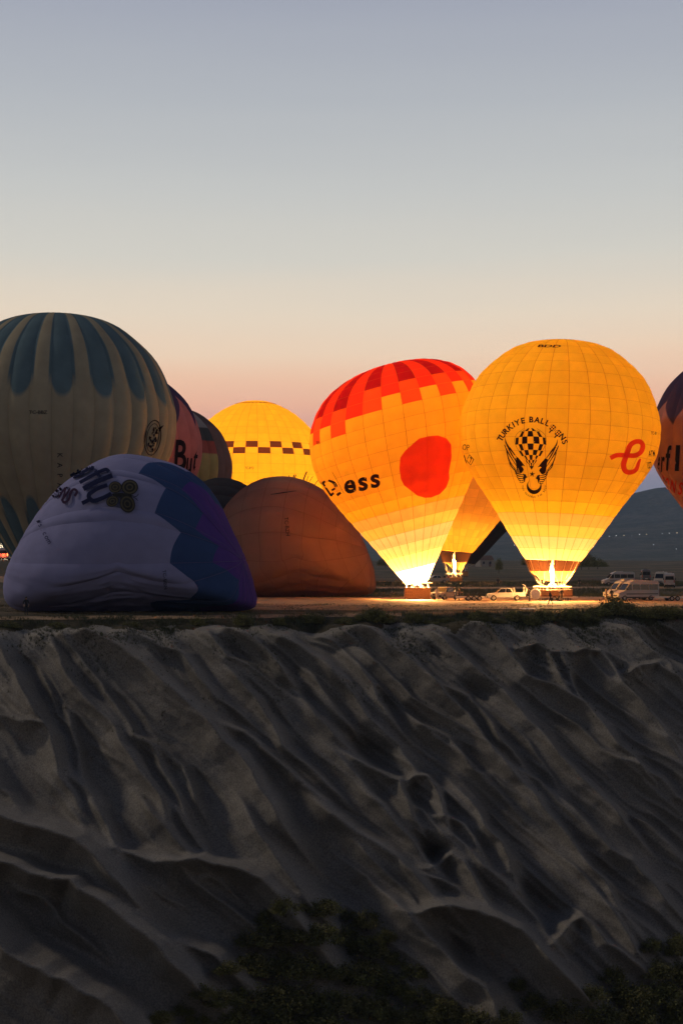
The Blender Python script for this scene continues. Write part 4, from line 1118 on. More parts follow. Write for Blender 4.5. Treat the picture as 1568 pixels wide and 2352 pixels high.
# ---------- envelopes still lying on the ground, filling
def lying_piece(S, root, aL0, aL1, aR0, aR1, b0, b1, mat, nu, nv, pillow, name='panel'):
    U, V = np.meshgrid(np.linspace(0, 1, nu + 1), np.linspace(0, 1, nv + 1))
    lo, hi = aL0 + (aL1 - aL0) * V, aR0 + (aR1 - aR0) * V
    A, B = lo + (hi - lo) * U, b0 + (b1 - b0) * V
    Q = S.P(A, B); e = 1e-3
    n = np.cross(S.P(A + e, B) - S.P(A - e, B), S.P(A, B + e) - S.P(A, B - e)); n /= np.linalg.norm(n, axis=-1, keepdims=True) + 1e-9
    n *= np.sign((n * (Q - S.c)).sum(-1, keepdims=True))
    Q = Q + n * (4 * V * (1 - V) * np.clip(np.sin(A), 0, 1))[..., None] * pillow
    low = np.clip((7.0 - Q[..., 2]) / 7.0, 0, 1)                                      # slack cloth: folds, most of them near the ground
    wr = (0.05 + 0.30 * low) * np.abs(perlin(A * 2.3 + B * 3.1, B * 9.0 - A * 1.2)) + (0.05 + 0.08 * low) * perlin(A * 9.0, B * 4.0 + A * 3) + 0.035 * np.abs(perlin(A * 17 + 5, B * 13))
    Q = Q + n * (wr * np.clip(np.sin(A), 0, 1) ** 0.5)[..., None]
    Q[..., 2] = np.maximum(Q[..., 2], 0.02)
    return link(name, grid_mesh(Q - np.array(root.location), mat, True), root)
def lying_tape(S, root, a0, a1, b, mat, w=0.05):
    A = np.linspace(a0, a1, 60); P = S.P(A, np.full(60, b)); e = 1e-3
    n = np.cross(S.P(A + e, b) - S.P(A - e, b), S.P(A, b + e) - S.P(A, b - e)); n /= np.linalg.norm(n, axis=-1, keepdims=True) + 1e-9
    n *= np.sign((n * (P - S.c)).sum(-1, keepdims=True))
    T = np.gradient(P, axis=0); T /= np.linalg.norm(T, axis=1)[:, None] + 1e-9; N = np.cross(n, T)
    Q = np.stack([P + N * w + n * 0.12, P - N * w + n * 0.12], 0); Q[..., 2] = np.maximum(Q[..., 2], 0.03)
    link('load_tape', grid_mesh(Q - np.array(root.location), mat, True), root)

YV = 160.0
outV = [(588, 1375), (575, 1320), (556, 1268), (530, 1215), (508, 1168), (476, 1121), (435, 1087), (378, 1062), (320, 1050), (285, 1048), (240, 1058), (195, 1082), (152, 1113), (103, 1165), (68, 1215), (40, 1265), (22, 1303), (13, 1340), (18, 1380), (40, 1399), (120, 1404), (300, 1405), (480, 1405), (560, 1401), (585, 1392)]
SV = Lying(outV, (300, 1290), YV, 9.5, tilt=0.22)
rootV = empty('hot_air_balloon', (SV.c[0], YV, 0))
tag(rootV, 'half inflated white and violet balloon lying near the rim, butterfly on its side', 'hot air balloon')
M_v_white = fabric('white_violet_cloth', (0.29, 0.285, 0.45), 0.2, 0.06)
M_v_teal = fabric('teal_navy_cloth', (0.045, 0.08, 0.19), 0.2)
M_v_violet = fabric('violet_cloth', (0.10, 0.05, 0.24), 0.2)
M_v_tape = fabric('pale_violet_tape', (0.14, 0.12, 0.24), 0.2)
zz = [(346, 1063), (318, 1089), (381, 1122), (355, 1180), (415, 1224), (390, 1295), (445, 1337), (436, 1378)]
za, zb = locate(SV, [p[0] for p in zz], [p[1] for p in zz])
k_ = np.argsort(-zb); za, zb = za[k_], zb[k_]
sp_ = (zb[0] - zb[-1]) / (len(zb) - 1)
restn = int(round((2 * math.pi - (zb[0] - zb[-1])) / sp_)); restn += (restn + len(zb) - 1) % 2
bs_ = list(zb) + [zb[-1] - (2 * math.pi - (zb[0] - zb[-1])) * (i + 1) / restn for i in range(restn)]
hi_, lo_ = np.mean(za[0::2]), np.mean(za[1::2])
as_ = list(za) + [(hi_ if (len(zb) + i) % 2 == 0 else lo_) for i in range(restn - 1)] + [za[0]]
for j in range(len(bs_) - 1):
    b0, b1, A0, A1 = bs_[j], bs_[j + 1], as_[j], as_[j + 1]
    lying_piece(SV, rootV, math.pi - 0.001, math.pi - 0.001, A0, A1, b0, b1, M_v_white, 60, 12, 0.16)
    lying_piece(SV, rootV, A0, A1, A0 - 0.42, A1 - 0.42, b0, b1, M_v_teal, 18, 12, 0.16)
    lying_piece(SV, rootV, A0 - 0.42, A1 - 0.42, 0.001, 0.001, b0, b1, M_v_violet, 26, 12, 0.16)
    lying_tape(SV, rootV, 0.03, A0, b0, M_v_tape, 0.022)
lt = [('e', join2(stroke([(166, 1100), (192, 1084)], [4, 6]), stroke([(172, 1104), (180, 1098)], 3))),
      ('r', join2(stroke([(177, 1103), (206, 1087)], 7), stroke([(203, 1087), (212, 1082), (220, 1084)], 8))),
      ('f', join2(stroke([(188, 1116), (236, 1090), (247, 1087), (253, 1092)], 8), stroke([(223, 1089), (233, 1104)], 7))),
      ('l', stroke([(196, 1130), (228, 1113), (260, 1100)], 11)),
      ('y', join2(stroke([(249, 1121), (222, 1132), (208, 1145), (216, 1156), (236, 1151), (258, 1140)], [9, 9, 10, 10, 9, 9]), stroke([(213, 1152), (193, 1162)], 9)))]
letters(SV, lt, M_navy_print, rootV, 0.42, 'reading erfly')
letters(SV, [('O', ring(136, 1137, 7, 14, 3.4, 38)), ('N', join2(stroke([(141, 1150), (158, 1124)], 4), stroke([(158, 1124), (150, 1155)], 4), stroke([(150, 1155), (167, 1129)], 4))),
             ('S', stroke([(177, 1146), (182, 1136), (175, 1131), (168, 1138), (165, 1150), (159, 1158), (152, 1160), (149, 1153)], 5.5))], fabric('maroon_letters', (0.045, 0.022, 0.045), 0.2), rootV, 0.42, 'reading ONS')
M_bf = fabric('olive_print', (0.12, 0.098, 0.055), 0.2); M_bf2 = fabric('dark_olive_print', (0.03, 0.027, 0.024), 0.2)
W4 = [(298, 1126, 19, 17, 0), (266, 1126, 14, 13, 0), (293, 1163, 17, 20, -25), (260, 1157, 14, 12, -30)]
decal('butterfly', SV, join2(*[ellipse(*w) for w in W4], ellipse(281, 1144, 22, 5, 5)), M_bf2, rootV, off=0.42, label='dark olive butterfly emblem')
decal('butterfly', SV, join2(*[ring(x, y, rx * 0.86, ry * 0.86, rx * 0.2, an) for x, y, rx, ry, an in W4], *[ring(x, y, rx * 0.42, ry * 0.42, rx * 0.16, an) for x, y, rx, ry, an in W4]), M_bf, rootV, off=0.424, label='olive rings inside the butterfly wings')
decal('butterfly', SV, join2(stroke([(300, 1143), (312, 1147), (318, 1141)], 1.4), stroke([(302, 1147), (312, 1151), (316, 1156)], 1.4)), M_bf2, rootV, off=0.42, label='butterfly feelers')
decal('lettering', SV, join2(*[place(text2d(ch, 19, 0.0), 95 + i * 4.6, 1202 + i * 9.0, 60, 0.8, 0.9) for i, ch in enumerate('ns.com')]), M_navy_print, rootV, off=0.36, label='small web address letters ns.com')
decal('lettering', SV, place(text2d('TC-BBN', 13, 0.0), 378, 1330, 80, 0.85, 0.8), M_black_print, rootV, off=0.36, label='registration letters TC-BBN')

YO = 243.0
outO = [(862, 1340), (858, 1310), (845, 1270), (825, 1225), (795, 1180), (760, 1140), (720, 1115), (680, 1101), (645, 1097), (605, 1102), (565, 1120), (530, 1150), (510, 1180), (498, 1230), (500, 1290), (512, 1345), (550, 1368), (700, 1371), (825, 1369), (858, 1358)]
SO = Lying(outO, (680, 1270), YO, 10.5, tilt=0.15)
rootO = empty('hot_air_balloon', (SO.c[0], YO, 0))
tag(rootO, 'half inflated rust orange dome lying beside the tilted red checked balloon', 'hot air balloon')
M_rust = [fabric('rust_cloth_%d' % i, (0.38 * q, 0.20 * q, 0.135 * q), 0.3) for i, q in enumerate((0.93, 1.0, 1.06))]
M_rtape = fabric('rust_tape', (0.27, 0.13, 0.08), 0.2)
ng = 18; rw = np.linspace(0.001, math.pi - 0.001, 13); po = random.Random(2)
for j in range(ng):
    b0, b1 = -0.12 + j * 2 * math.pi / ng, -0.12 + (j + 1) * 2 * math.pi / ng
    for q in range(12): lying_piece(SO, rootO, rw[q + 1], rw[q + 1], rw[q], rw[q], b0, b1, M_rust[po.choice([0, 1, 1, 2])], 6, 7, 0.14)
    lying_tape(SO, rootO, 0.1, 3.0, b0, M_rtape, 0.028)
for q in range(2, 11):
    bb = np.linspace(-1.5, 1.5, 50); P = SO.P(rw[q], bb); P2 = SO.P(rw[q] + 0.006, bb); cc = (P - SO.c); cc /= np.linalg.norm(cc, axis=1)[:, None]
    link('seam', grid_mesh(np.stack([P + cc * 0.26, P2 + cc * 0.26], 0) - np.array(rootO.location), M_rtape, True), rootO)
decal('lettering', SO, place(text2d('TC-BZH', 15, 0.0), 659, 1212, 84, 0.8, 0.8), M_black_print, rootO, off=0.32, label='registration letters on the rust cloth')
decal('vent_slit', SO, stroke([(622, 1140), (650, 1136), (679, 1132)], [0.8, 2.4, 0.8]), M_black_print, rootO, off=0.32, label='dark slit near the top of the dome')

YN = 286.0
outN = [(605, 1230), (590, 1160), (572, 1125), (545, 1108), (515, 1102), (485, 1104), (458, 1118), (438, 1150), (428, 1210), (430, 1290), (445, 1345), (480, 1356), (550, 1356), (595, 1350), (606, 1300)]
SN = Lying(outN, (515, 1240), YN, 10.0, tilt=0.1)
rootN = empty('hot_air_balloon', (SN.c[0], YN, ground_z(SN.c[0], YN)))
tag(rootN, 'low charcoal dome of a filling balloon between the violet and rust orange ones', 'hot air balloon')
M_char = fabric('charcoal_cloth', (0.045, 0.04, 0.042), 0.2)
for j in range(24):
    lying_piece(SN, rootN, math.pi - 0.001, math.pi - 0.001, 0.001, 0.001, j * math.pi / 12, (j + 1) * math.pi / 12, M_char, 26, 5, 0.3, 'gore')

# ================================================================== VEHICLES
M_white_paint = solid('white_paint', (0.40, 0.38, 0.355), 0.45, vary=0.06, scale=1.2)
M_cream_paint = solid('cream_paint', (0.32, 0.29, 0.24), 0.45, vary=0.06, scale=1.2)
M_grey_paint = solid('grey_paint', (0.10, 0.10, 0.10), 0.3, vary=0.08)
M_glass = solid('dark_glass', (0.012, 0.014, 0.016), 0.08, vary=0.02, spec=0.5)
M_tyre = solid('tyre_rubber', (0.02, 0.019, 0.018), 0.85)
M_rim = solid('wheel_rim', (0.36, 0.34, 0.31), 0.4, metal=0.5)
M_trim = solid('black_plastic', (0.025, 0.025, 0.025), 0.6)
M_headlamp = solid('headlamp_glass', (0.6, 0.6, 0.55), 0.1)
M_tail = solid('tail_lamp', (0.35, 0.02, 0.01), 0.2)
M_tail_lit = glow('lit_tail_lamp', (1.0, 0.10, 0.02), 14.0)
M_amber = glow('amber_lamp', (1.0, 0.55, 0.12), 12.0)
M_metal = solid('painted_steel', (0.16, 0.14, 0.12), 0.5, metal=0.3)
M_plate = solid('number_plate', (0.65, 0.65, 0.62), 0.5)

def shell(name, prof, w, mat, root, taper=0.12, inset=0.07):
    """a bodywork shell: side outline swept across the width, sides leaning in upwards, edges rounded"""
    P = np.array(prof, float); c = P.mean(0); zt, zb = P[:, 1].max(), P[:, 1].min()
    hw = lambda z: w / 2 * (1 - taper * np.clip((z - zb - 0.5 * (zt - zb)) / (0.5 * (zt - zb)), 0, 1) ** 1.3)
    In = P + (c - P) / np.linalg.norm(c - P, axis=1)[:, None] * inset
    rings = [[(x, -hw(z), z) for x, z in In], [(x, -hw(z) + inset, z) for x, z in P], [(x, hw(z) - inset, z) for x, z in P], [(x, hw(z), z) for x, z in In]]
    n = len(P); v = [p for r in rings for p in r]; f = []
    for k in range(3):
        for i in range(n): f.append([k * n + i, k * n + (i + 1) % n, (k + 1) * n + (i + 1) % n, (k + 1) * n + i])
    b = MB(); b.add(v, f)
    t = tessellate_polygon([[Vector((x, z, 0)) for x, z in In]])
    b.add(rings[0], [list(q) for q in t]); b.add(rings[3], [list(q) for q in t])
    return b.build(name, mat, root), hw
def side_glass(name, poly_, hw, mat, parent, side, out=0.012):
    v = [(x, side * (hw(z) + out), z) for x, z in poly_] + [(x, side * (hw(z) - 0.03), z) for x, z in poly_]; n = len(poly_)
    f = [list(range(n)), list(range(2 * n - 1, n - 1, -1))] + [[i, (i + 1) % n, n + (i + 1) % n, n + i] for i in range(n)]
    return MB().add(v, f).build(name, mat, parent)
def wheel(root, x, y, r, w, sgn):
    T = Matrix.Translation((x, y, r))
    prof = [(r * 0.55, -w / 2), (r * 0.92, -w / 2), (r, -w * 0.33), (r, w * 0.33), (r * 0.92, w / 2), (r * 0.55, w / 2)]
    t = MB().lathe(prof, 20, T, 'y').build('wheel', M_tyre, root)
    MB().lathe([(r * 0.15, sgn * w * 0.42), (r * 0.5, sgn * w * 0.46), (r * 0.58, sgn * w * 0.53), (r * 0.5, sgn * w * 0.55), (r * 0.15, sgn * w * 0.50)], 16, T, 'y').build('rim', M_rim, t)
def lampbox(name, root, x0, x1, y0, y1, z0, z1, mat): return MB().box(x0, x1, y0, y1, z0, z1, ch=min(0.02, (x1 - x0) * 0.3)).build(name, mat, root)

def van(px, row, Y, heading, label, paint=None, lit_tail=False, group=None, cat='van', z=None):
    x = (px - CX) / F * Y
    root = empty('minibus', (x, Y, ground_z(x, Y) if z is None else z), R(heading))
    tag(root, label, cat, group)
    pm = paint or M_white_paint
    L = 3.2
    prof = [(L, 0.42), (L, 0.85), (L - 0.08, 1.08), (L - 0.75, 1.28), (L - 1.0, 1.42), (L - 1.75, 2.38), (L - 2.1, 2.62), (L - 2.6, 2.74), (-L + 0.4, 2.74), (-L + 0.08, 2.60), (-L, 2.3), (-L, 0.45), (-L + 0.1, 0.36), (L - 0.15, 0.34)]
    body, hw = shell('body', prof, 2.02, pm, root)
    for s in (-1, 1):
        side_glass('window', [(L - 1.15, 1.46), (L - 1.72, 2.22), (L - 2.05, 2.26), (L - 2.05, 1.46)], hw, M_glass, root, s)
        for a, b in ((L - 2.2, L - 3.35), (L - 3.45, L - 4.75), (L - 4.85, -L + 0.25)): side_glass('window', [(a, 1.50), (a, 2.24), (b, 2.24), (b, 1.50)], hw, M_glass, root, s)
        side_glass('side_stripe', [(L - 1.2, 0.86), (L - 1.2, 0.98), (-L + 0.2, 0.98), (-L + 0.2, 0.86)], hw, M_trim, root, s)
        side_glass('sill', [(L - 0.4, 0.36), (L - 0.4, 0.52), (-L + 0.15, 0.52), (-L + 0.15, 0.36)], hw, M_trim, root, s, 0.02)
        for wx in (L - 0.95, -L + 1.35): wheel(root, wx, s * 0.91, 0.36, 0.24, s)
        lampbox('headlight', root, L - 0.22, L + 0.02, s * 0.92 - 0.2 if s > 0 else -0.92, s * 0.92 if s > 0 else -0.92 + 0.2, 0.82, 1.06, M_headlamp)
        lampbox('tail_light', root, -L - 0.02, -L + 0.08, 0.80 if s > 0 else -0.95, 0.95 if s > 0 else -0.80, 0.95, 1.5, M_tail_lit if lit_tail else M_tail)
        MB().box(L - 1.35, L - 1.15, s * 1.12 - 0.1, s * 1.12 + 0.1, 1.45, 1.78, ch=0.04).build('mirror', M_trim, root)
    wsh = [(L - 1.03, 1.47), (L - 1.70, 2.33)]
    for nm, (p0, p1), dx in (('windshield', wsh, 0.03), ('rear_window', [(-L - 0.0, 1.5), (-L - 0.0, 2.2)], -0.02)):
        y0, y1 = hw(p0[1]) - 0.16, hw(p1[1]) - 0.2
        v = [(p0[0] + dx, -y0, p0[1]), (p0[0] + dx, y0, p0[1]), (p1[0] + dx, y1, p1[1]), (p1[0] + dx, -y1, p1[1])]
        v += [(q[0] - dx * 2, q[1], q[2]) for q in v]
        MB().add(v, [(0, 1, 2, 3), (7, 6, 5, 4), (0, 4, 5, 1), (1, 5, 6, 2), (2, 6, 7, 3), (3, 7, 4, 0)]).build(nm, M_glass, root)
    MB().box(L - 0.03, L + 0.025, -0.6, 0.6, 0.62, 0.80, ch=0.01).build('grille', M_trim, root)
    MB().box(L - 0.2, L + 0.06, -0.95, 0.95, 0.34, 0.56, ch=0.05).build('bumper', M_trim, root); MB().box(-L - 0.06, -L + 0.2, -0.95, 0.95, 0.36, 0.58, ch=0.05).build('bumper', M_trim, root)
    MB().box(L + 0.06, L + 0.07, -0.26, 0.26, 0.4, 0.51, ch=0.002).build('number_plate', M_plate, root); MB().box(-L - 0.075, -L - 0.06, -0.26, 0.26, 0.62, 0.74, ch=0.002).build('number_plate', M_plate, root)
    MB().box(-0.9, 0.6, -0.5, 0.5, 2.735, 2.86, ch=0.1).build('roof_unit', pm, root)
    return root
def pickup(px, Y, heading, label, paint, hoop=True, name='pickup_truck', cat='pickup'):
    x = (px - CX) / F * Y
    root = empty(name, (x, Y, ground_z(x, Y) + 0.045), R(heading)); tag(root, label, cat)
    L = 2.62
    low, hwl = shell('body', [(L, 0.45), (L, 0.82), (L - 0.12, 0.98), (L - 1.2, 1.10), (-L + 1.7, 1.10), (-L + 1.68, 0.62), (-L + 1.6, 0.44), (L - 0.2, 0.40)], 1.80, paint, root, 0.03)
    cab, hw = shell('cab', [(L - 1.15, 1.06), (L - 1.85, 1.66), (L - 2.1, 1.76), (-L + 2.15, 1.76), (-L + 1.9, 1.66), (-L + 1.72, 1.06)], 1.74, paint, root, 0.14)
    bed = MB(); x0, x1 = -L, -L + 1.66
    bed.box(x0, x1, -0.88, -0.82, 0.6, 1.12); bed.box(x0, x1, 0.82, 0.88, 0.6, 1.12); bed.box(x0, x0 + 0.06, -0.82, 0.82, 0.6, 1.12); bed.box(x0 + 0.06, x1, -0.82, 0.82, 0.6, 0.66)
    bed.build('cargo_bed', paint, root)
    for s in (-1, 1):
        side_glass('window', [(L - 1.38, 1.14), (L - 1.85, 1.60), (L - 2.45, 1.66), (L - 2.45, 1.14)], hw, M_glass, root, s)
        side_glass('window', [(L - 2.53, 1.14), (L - 2.53, 1.66), (-L + 2.1, 1.64), (-L + 1.88, 1.14)], hw, M_glass, root, s)
        side_glass('door', [(L - 1.5, 0.5), (L - 1.5, 1.04), (L - 2.48, 1.04), (L - 2.48, 0.5)], hwl, paint, root, s, 0.015); side_glass('door', [(L - 2.52, 0.5), (L - 2.52, 1.04), (-L + 1.85, 1.04), (-L + 2.0, 0.5)], hwl, paint, root, s, 0.015)
        for wx in (L - 0.85, -L + 1.15): wheel(root, wx, s * 0.80, 0.39, 0.26, s)
        lampbox('headlight', root, L - 0.2, L + 0.015, 0.52 if s > 0 else -0.84, 0.84 if s > 0 else -0.52, 0.72, 0.92, M_headlamp)
        lampbox('tail_light', root, -L - 0.015, -L + 0.06, 0.70 if s > 0 else -0.86, 0.86 if s > 0 else -0.70, 0.78, 1.08, M_tail)
        MB().box(L - 1.55, L - 1.4, s * 0.98 - 0.09, s * 0.98 + 0.09, 1.1, 1.3, ch=0.03).build('mirror', M_trim, root)
    y0, y1 = 0.70, 0.60
    v = [(L - 1.17, -y0, 1.12), (L - 1.17, y0, 1.12), (L - 1.80, y1, 1.65), (L - 1.80, -y1, 1.65)]; v += [(a - 0.05, b, c) for a, b, c in v]
    MB().add(v, [(0, 1, 2, 3), (7, 6, 5, 4), (0, 4, 5, 1), (1, 5, 6, 2), (2, 6, 7, 3), (3, 7, 4, 0)]).build('windshield', M_glass, root)
    MB().box(L - 0.02, L + 0.03, -0.5, 0.5, 0.66, 0.86, ch=0.01).build('grille', M_trim, root); MB().box(L - 0.15, L + 0.08, -0.86, 0.86, 0.42, 0.62, ch=0.05).build('bumper', M_trim, root); MB().box(-L - 0.1, -L + 0.08, -0.84, 0.84, 0.44, 0.58, ch=0.04).build('bumper', M_trim, root)
    if hoop:
        for xx, hh in ((-L + 1.5, 1.75), (-L + 0.15, 1.9)):
            MB().tube([(xx, -0.8, 1.1), (xx, -0.78, hh - 0.15), (xx + 0.05, -0.55, hh), (xx + 0.05, 0.55, hh), (xx, 0.78, hh - 0.15), (xx, 0.8, 1.1)], 0.035, 6).build('roll_bar', M_padding, root)
        MB().tube([(-L - 0.05, 0.3, 0.9), (-L - 0.2, 0.3, 1.5), (-L + 0.05, 0.3, 2.1), (-L + 0.4, 0.3, 2.25)], 0.05, 6).build('loading_arm', M_padding, root)
    return root
def trailer(px, Y, heading, label, length=4.6, axles=2, lamps=(), deck=0.55):
    x = (px - CX) / F * Y
    root = empty('trailer', (x, Y, ground_z(x, Y) + 0.045), R(heading)); tag(root, label, 'trailer')
    h = length / 2
    MB().box(-h, h, -1.05, 1.05, deck - 0.08, deck, ch=0.02).build('deck', M_metal, root)
    for s in (-1, 1): MB().box(-h, h, s * 1.05 - 0.03, s * 1.05 + 0.03, deck - 0.16, deck + 0.04).build('side_rail', M_padding, root)
    MB().tube([(h, 0.6, deck - 0.1), (h + 1.3, 0.0, deck - 0.06), (h + 1.7, 0, deck - 0.06)], 0.05, 6).tube([(h, -0.6, deck - 0.1), (h + 1.3, 0.0, deck - 0.06)], 0.05, 6).build('drawbar', M_metal, root)
    for k in range(axles):
        xx = -0.5 + (k - (axles - 1) / 2) * 0.78
        for s in (-1, 1): wheel(root, xx, s * 1.2, 0.33, 0.22, s)
        MB().tube([(xx, -1.2, 0.33), (xx, 1.2, 0.33)], 0.04, 6).build('axle', M_metal, root)
    for xx in lamps: lampbox('marker_lamp', root, xx - 0.06, xx + 0.06, -1.12, -1.08, deck - 0.14, deck - 0.02, M_amber)
    return root

van(1459, 1380, 214, 199, 'white minibus nearest the bush, its sunlit-looking front glowing yellow, side in shadow', cat='minibus')['label'] = 'nearer white minibus behind the dark bush, front glowing yellow, long side in shadow'
van(1437, 1376, 221, 199, 'white minibus half hidden behind the nearer white minibus, only its yellow front showing', cat='minibus')
van(1419, 1345, 312, 186, 'pale minibus parked on the field above the two nearer minibuses', cat='minibus')
van(1482, 1338, 352, 82, 'dark grey minibus at the far field edge seen from behind', paint=M_grey_paint, cat='minibus')
van(1537, 1350, 300, 78, 'minibus seen from behind, its back lit orange, by the frame edge', cat='minibus')
van(1517, 1347, 310, 250, 'pale minibus facing the camera beside the orange lit one', paint=M_cream_paint, cat='minibus')
pickup(1162, 213, 178, 'white double cab pickup with raised loading arm between the two lit balloons', M_white_paint)
pickup(1022, 216, 236, 'dark windowed pickup towing a trailer beside the tilted balloon basket', M_cream_paint, hoop=False)
pickup(1003, 330, 188, 'pale pickup parked in the field behind the tilted balloon', M_cream_paint, hoop=False)
trailer(1078, 212, 180, 'empty flat trailer behind the dark windowed pickup', 4.0, 3)
trailer(1268, 209, 180, 'flat trailer with amber lamps carrying the basket of the winged emblem balloon', 6.6, 2, lamps=(2.9, 1.6, 0.5, -2.6), deck=0.58)
trailer(1535, 212, 184, 'low flat trailer parked behind the nearer white minibus', 4.4, 2)
v_l = [van(12, 1300, 352, 95, 'minibus with glowing red tail lights at the left frame edge', lit_tail=True, cat='minibus'), van(34, 1296, 372, 88, 'minibus with lit tail lights beside the violet balloon', paint=M_grey_paint, lit_tail=True, cat='minibus')]
for r_ in v_l:
    l = bpy.data.lights.new('tail_glow', 'POINT'); l.energy = 60; l.color = (1, 0.12, 0.03); l.shadow_soft_size = 0.1
    q = bpy.data.objects.new('tail_glow', l); q.location = (-3.6, 0, 1.1); q.parent = r_; col.objects.link(q)
# inflation fan by the trailer
fx = (1229 - CX) / F * 206
fan = empty('inflation_fan', (fx, 206, ground_z(fx, 206) + 0.045), R(20)); tag(fan, 'round pale inflation fan standing by the basket trailer', 'fan')
MB().lathe([(0.66, -0.16), (0.72, -0.1), (0.72, 0.1), (0.66, 0.16), (0.6, 0.1), (0.6, -0.1)], 24, Matrix.Translation((0, 0, 0.95)), 'y').build('fan_ring', M_padding, fan)
for k in range(4):
    a = R(45 + 90 * k); MB().box(0.08, 0.58, -0.02, 0.02, -0.09, 0.09, Matrix.Translation((0, 0, 0.95)) @ Matrix.Rotation(a, 4, 'Y')).build('blade', M_metal, fan)
MB().lathe([(0.1, -0.12), (0.12, 0.0), (0.1, 0.12)], 12, Matrix.Translation((0, 0, 0.95)), 'y').build('hub', M_metal, fan)
for s in (-1, 1): MB().tube([(s * 0.4, -0.35, 0.0), (s * 0.45, 0, 0.45), (s * 0.4, 0.35, 0.0)], 0.03, 6).build('leg', M_metal, fan)

# ================================================================== PEOPLE
SKIN = solid('skin', (0.42, 0.26, 0.18), 0.6); HAIR = solid('hair', (0.02, 0.015, 0.012), 0.7)
CLOTH = {k: solid('clothes_' + k, c, 0.85) for k, c in dict(dark=(0.025, 0.025, 0.03), navy=(0.02, 0.025, 0.06), khaki=(0.18, 0.14, 0.08), pale=(0.50, 0.46, 0.38), red=(0.25, 0.03, 0.02), denim=(0.05, 0.07, 0.12)).items()}
def person_mesh(pose):
    J = dict(pelvis=(0, 0, 0.95), waist=(0, 0, 1.12), chest=(0, 0.0, 1.33), neck=(0, 0.0, 1.50), chin=(0.0, 0.02, 1.57), head=(0, 0.015, 1.66), top=(0, 0.0, 1.755))
    rad = dict(pelvis=.155, waist=.145, chest=.165, neck=.058, chin=.075, head=.098, top=.062)
    E = [('pelvis', 'waist'), ('waist', 'chest'), ('chest', 'neck'), ('neck', 'chin'), ('chin', 'head'), ('head', 'top')]
    arms = {'stand': ((0.05, -0.02), (0.06, 0.05)), 'walk': ((0.10, 0.22), (0.08, -0.2)), 'carry': ((0.05, 0.32), (0.05, 0.32)), 'up': ((0.10, 0.25), (0.25, 0.1)), 'lean': ((0.08, 0.40), (0.05, 0.35))}[pose]
    lean = {'walk': 0.16, 'lean': 0.42, 'carry': 0.1}.get(pose, 0.02)
    for s, nm, ar in ((-1, 'l', arms[0]), (1, 'r', arms[1])):
        up = pose == 'up' and s > 0
        J[nm + 'sh'] = (s * 0.19, 0, 1.42); J[nm + 'el'] = (s * (0.24 + ar[0]), ar[1] * 0.35, 1.14 if not up else 1.5); J[nm + 'wr'] = (s * (0.22 + ar[0]), ar[1], 0.92 if not up else 1.78)
        if pose in ('carry', 'lean'): J[nm + 'wr'] = (s * 0.18, ar[1] + 0.1, 1.08)
        w = np.array(J[nm + 'wr']); e = np.array(J[nm + 'el']); d = (w - e) / np.linalg.norm(w - e)
        J[nm + 'pa'] = tuple(w + d * 0.07)
        rad.update({nm + 'sh': .075, nm + 'el': .052, nm + 'wr': .036, nm + 'pa': .040})
        E += [('chest', nm + 'sh'), (nm + 'sh', nm + 'el'), (nm + 'el', nm + 'wr'), (nm + 'wr', nm + 'pa')]
        sidev = np.cross(d, [s, 0, 0]); sidev /= np.linalg.norm(sidev) + 1e-9
        for q, (oo, ln) in enumerate(((-0.03, .075), (-0.01, .09), (0.01, .085), (0.03, .065))):
            f0 = w + d * 0.09 + sidev * oo; J['%sf%d' % (nm, q)] = tuple(f0 + d * ln + np.array([-s * 0.015, 0, 0])); rad['%sf%d' % (nm, q)] = .011; E.append((nm + 'pa', '%sf%d' % (nm, q)))
        J[nm + 'th'] = tuple(w + d * 0.06 + sidev * -0.06); rad[nm + 'th'] = .013; E.append((nm + 'pa', nm + 'th'))
        st = {'walk': 0.30 * s, 'lean': 0.14 * s}.get(pose, 0.03 * s)
        J[nm + 'hi'] = (s * 0.10, 0, 0.90); J[nm + 'kn'] = (s * 0.11, st * 0.55 + 0.04, 0.50); J[nm + 'an'] = (s * 0.115, st, 0.09); J[nm + 'to'] = (s * 0.13, st + 0.17, 0.045)
        rad.update({nm + 'hi': .10, nm + 'kn': .068, nm + 'an': .05, nm + 'to': .042}); E += [('pelvis', nm + 'hi'), (nm + 'hi', nm + 'kn'), (nm + 'kn', nm + 'an'), (nm + 'an', nm + 'to')]
    for k in J:
        x, y, z = J[k]
        if z > 0.96: J[k] = (x, y + (z - 0.95) * lean, z - 0.12 * lean * (z - 0.95))
    names = list(J); me = bpy.data.meshes.new('person'); me.from_pydata([J[n] for n in names], [(names.index(a), names.index(b)) for a, b in E], [])
    ob = bpy.data.objects.new('tmp', me); col.objects.link(ob)
    sk = ob.modifiers.new('s', 'SKIN'); sk.use_smooth_shade = True; sub = ob.modifiers.new('u', 'SUBSURF'); sub.levels = 1
    for i, n in enumerate(names): me.skin_vertices[0].data[i].radius = (rad[n], rad[n] * (0.78 if n in ('chest', 'waist', 'pelvis') else 1))
    for d_ in me.skin_vertices[0].data: d_.use_root = False
    me.skin_vertices[0].data[names.index('pelvis')].use_root = True
    dg = bpy.context.evaluated_depsgraph_get(); out = bpy.data.meshes.new_from_object(ob.evaluated_get(dg))
    bpy.data.objects.remove(ob); bpy.data.meshes.remove(me)
    return out, {k: Vector(J[k]) for k in ('head', 'top', 'lwr', 'rwr', 'chin', 'neck')}, lean
PM = {p: person_mesh(p) for p in ('stand', 'walk', 'carry', 'up', 'lean')}
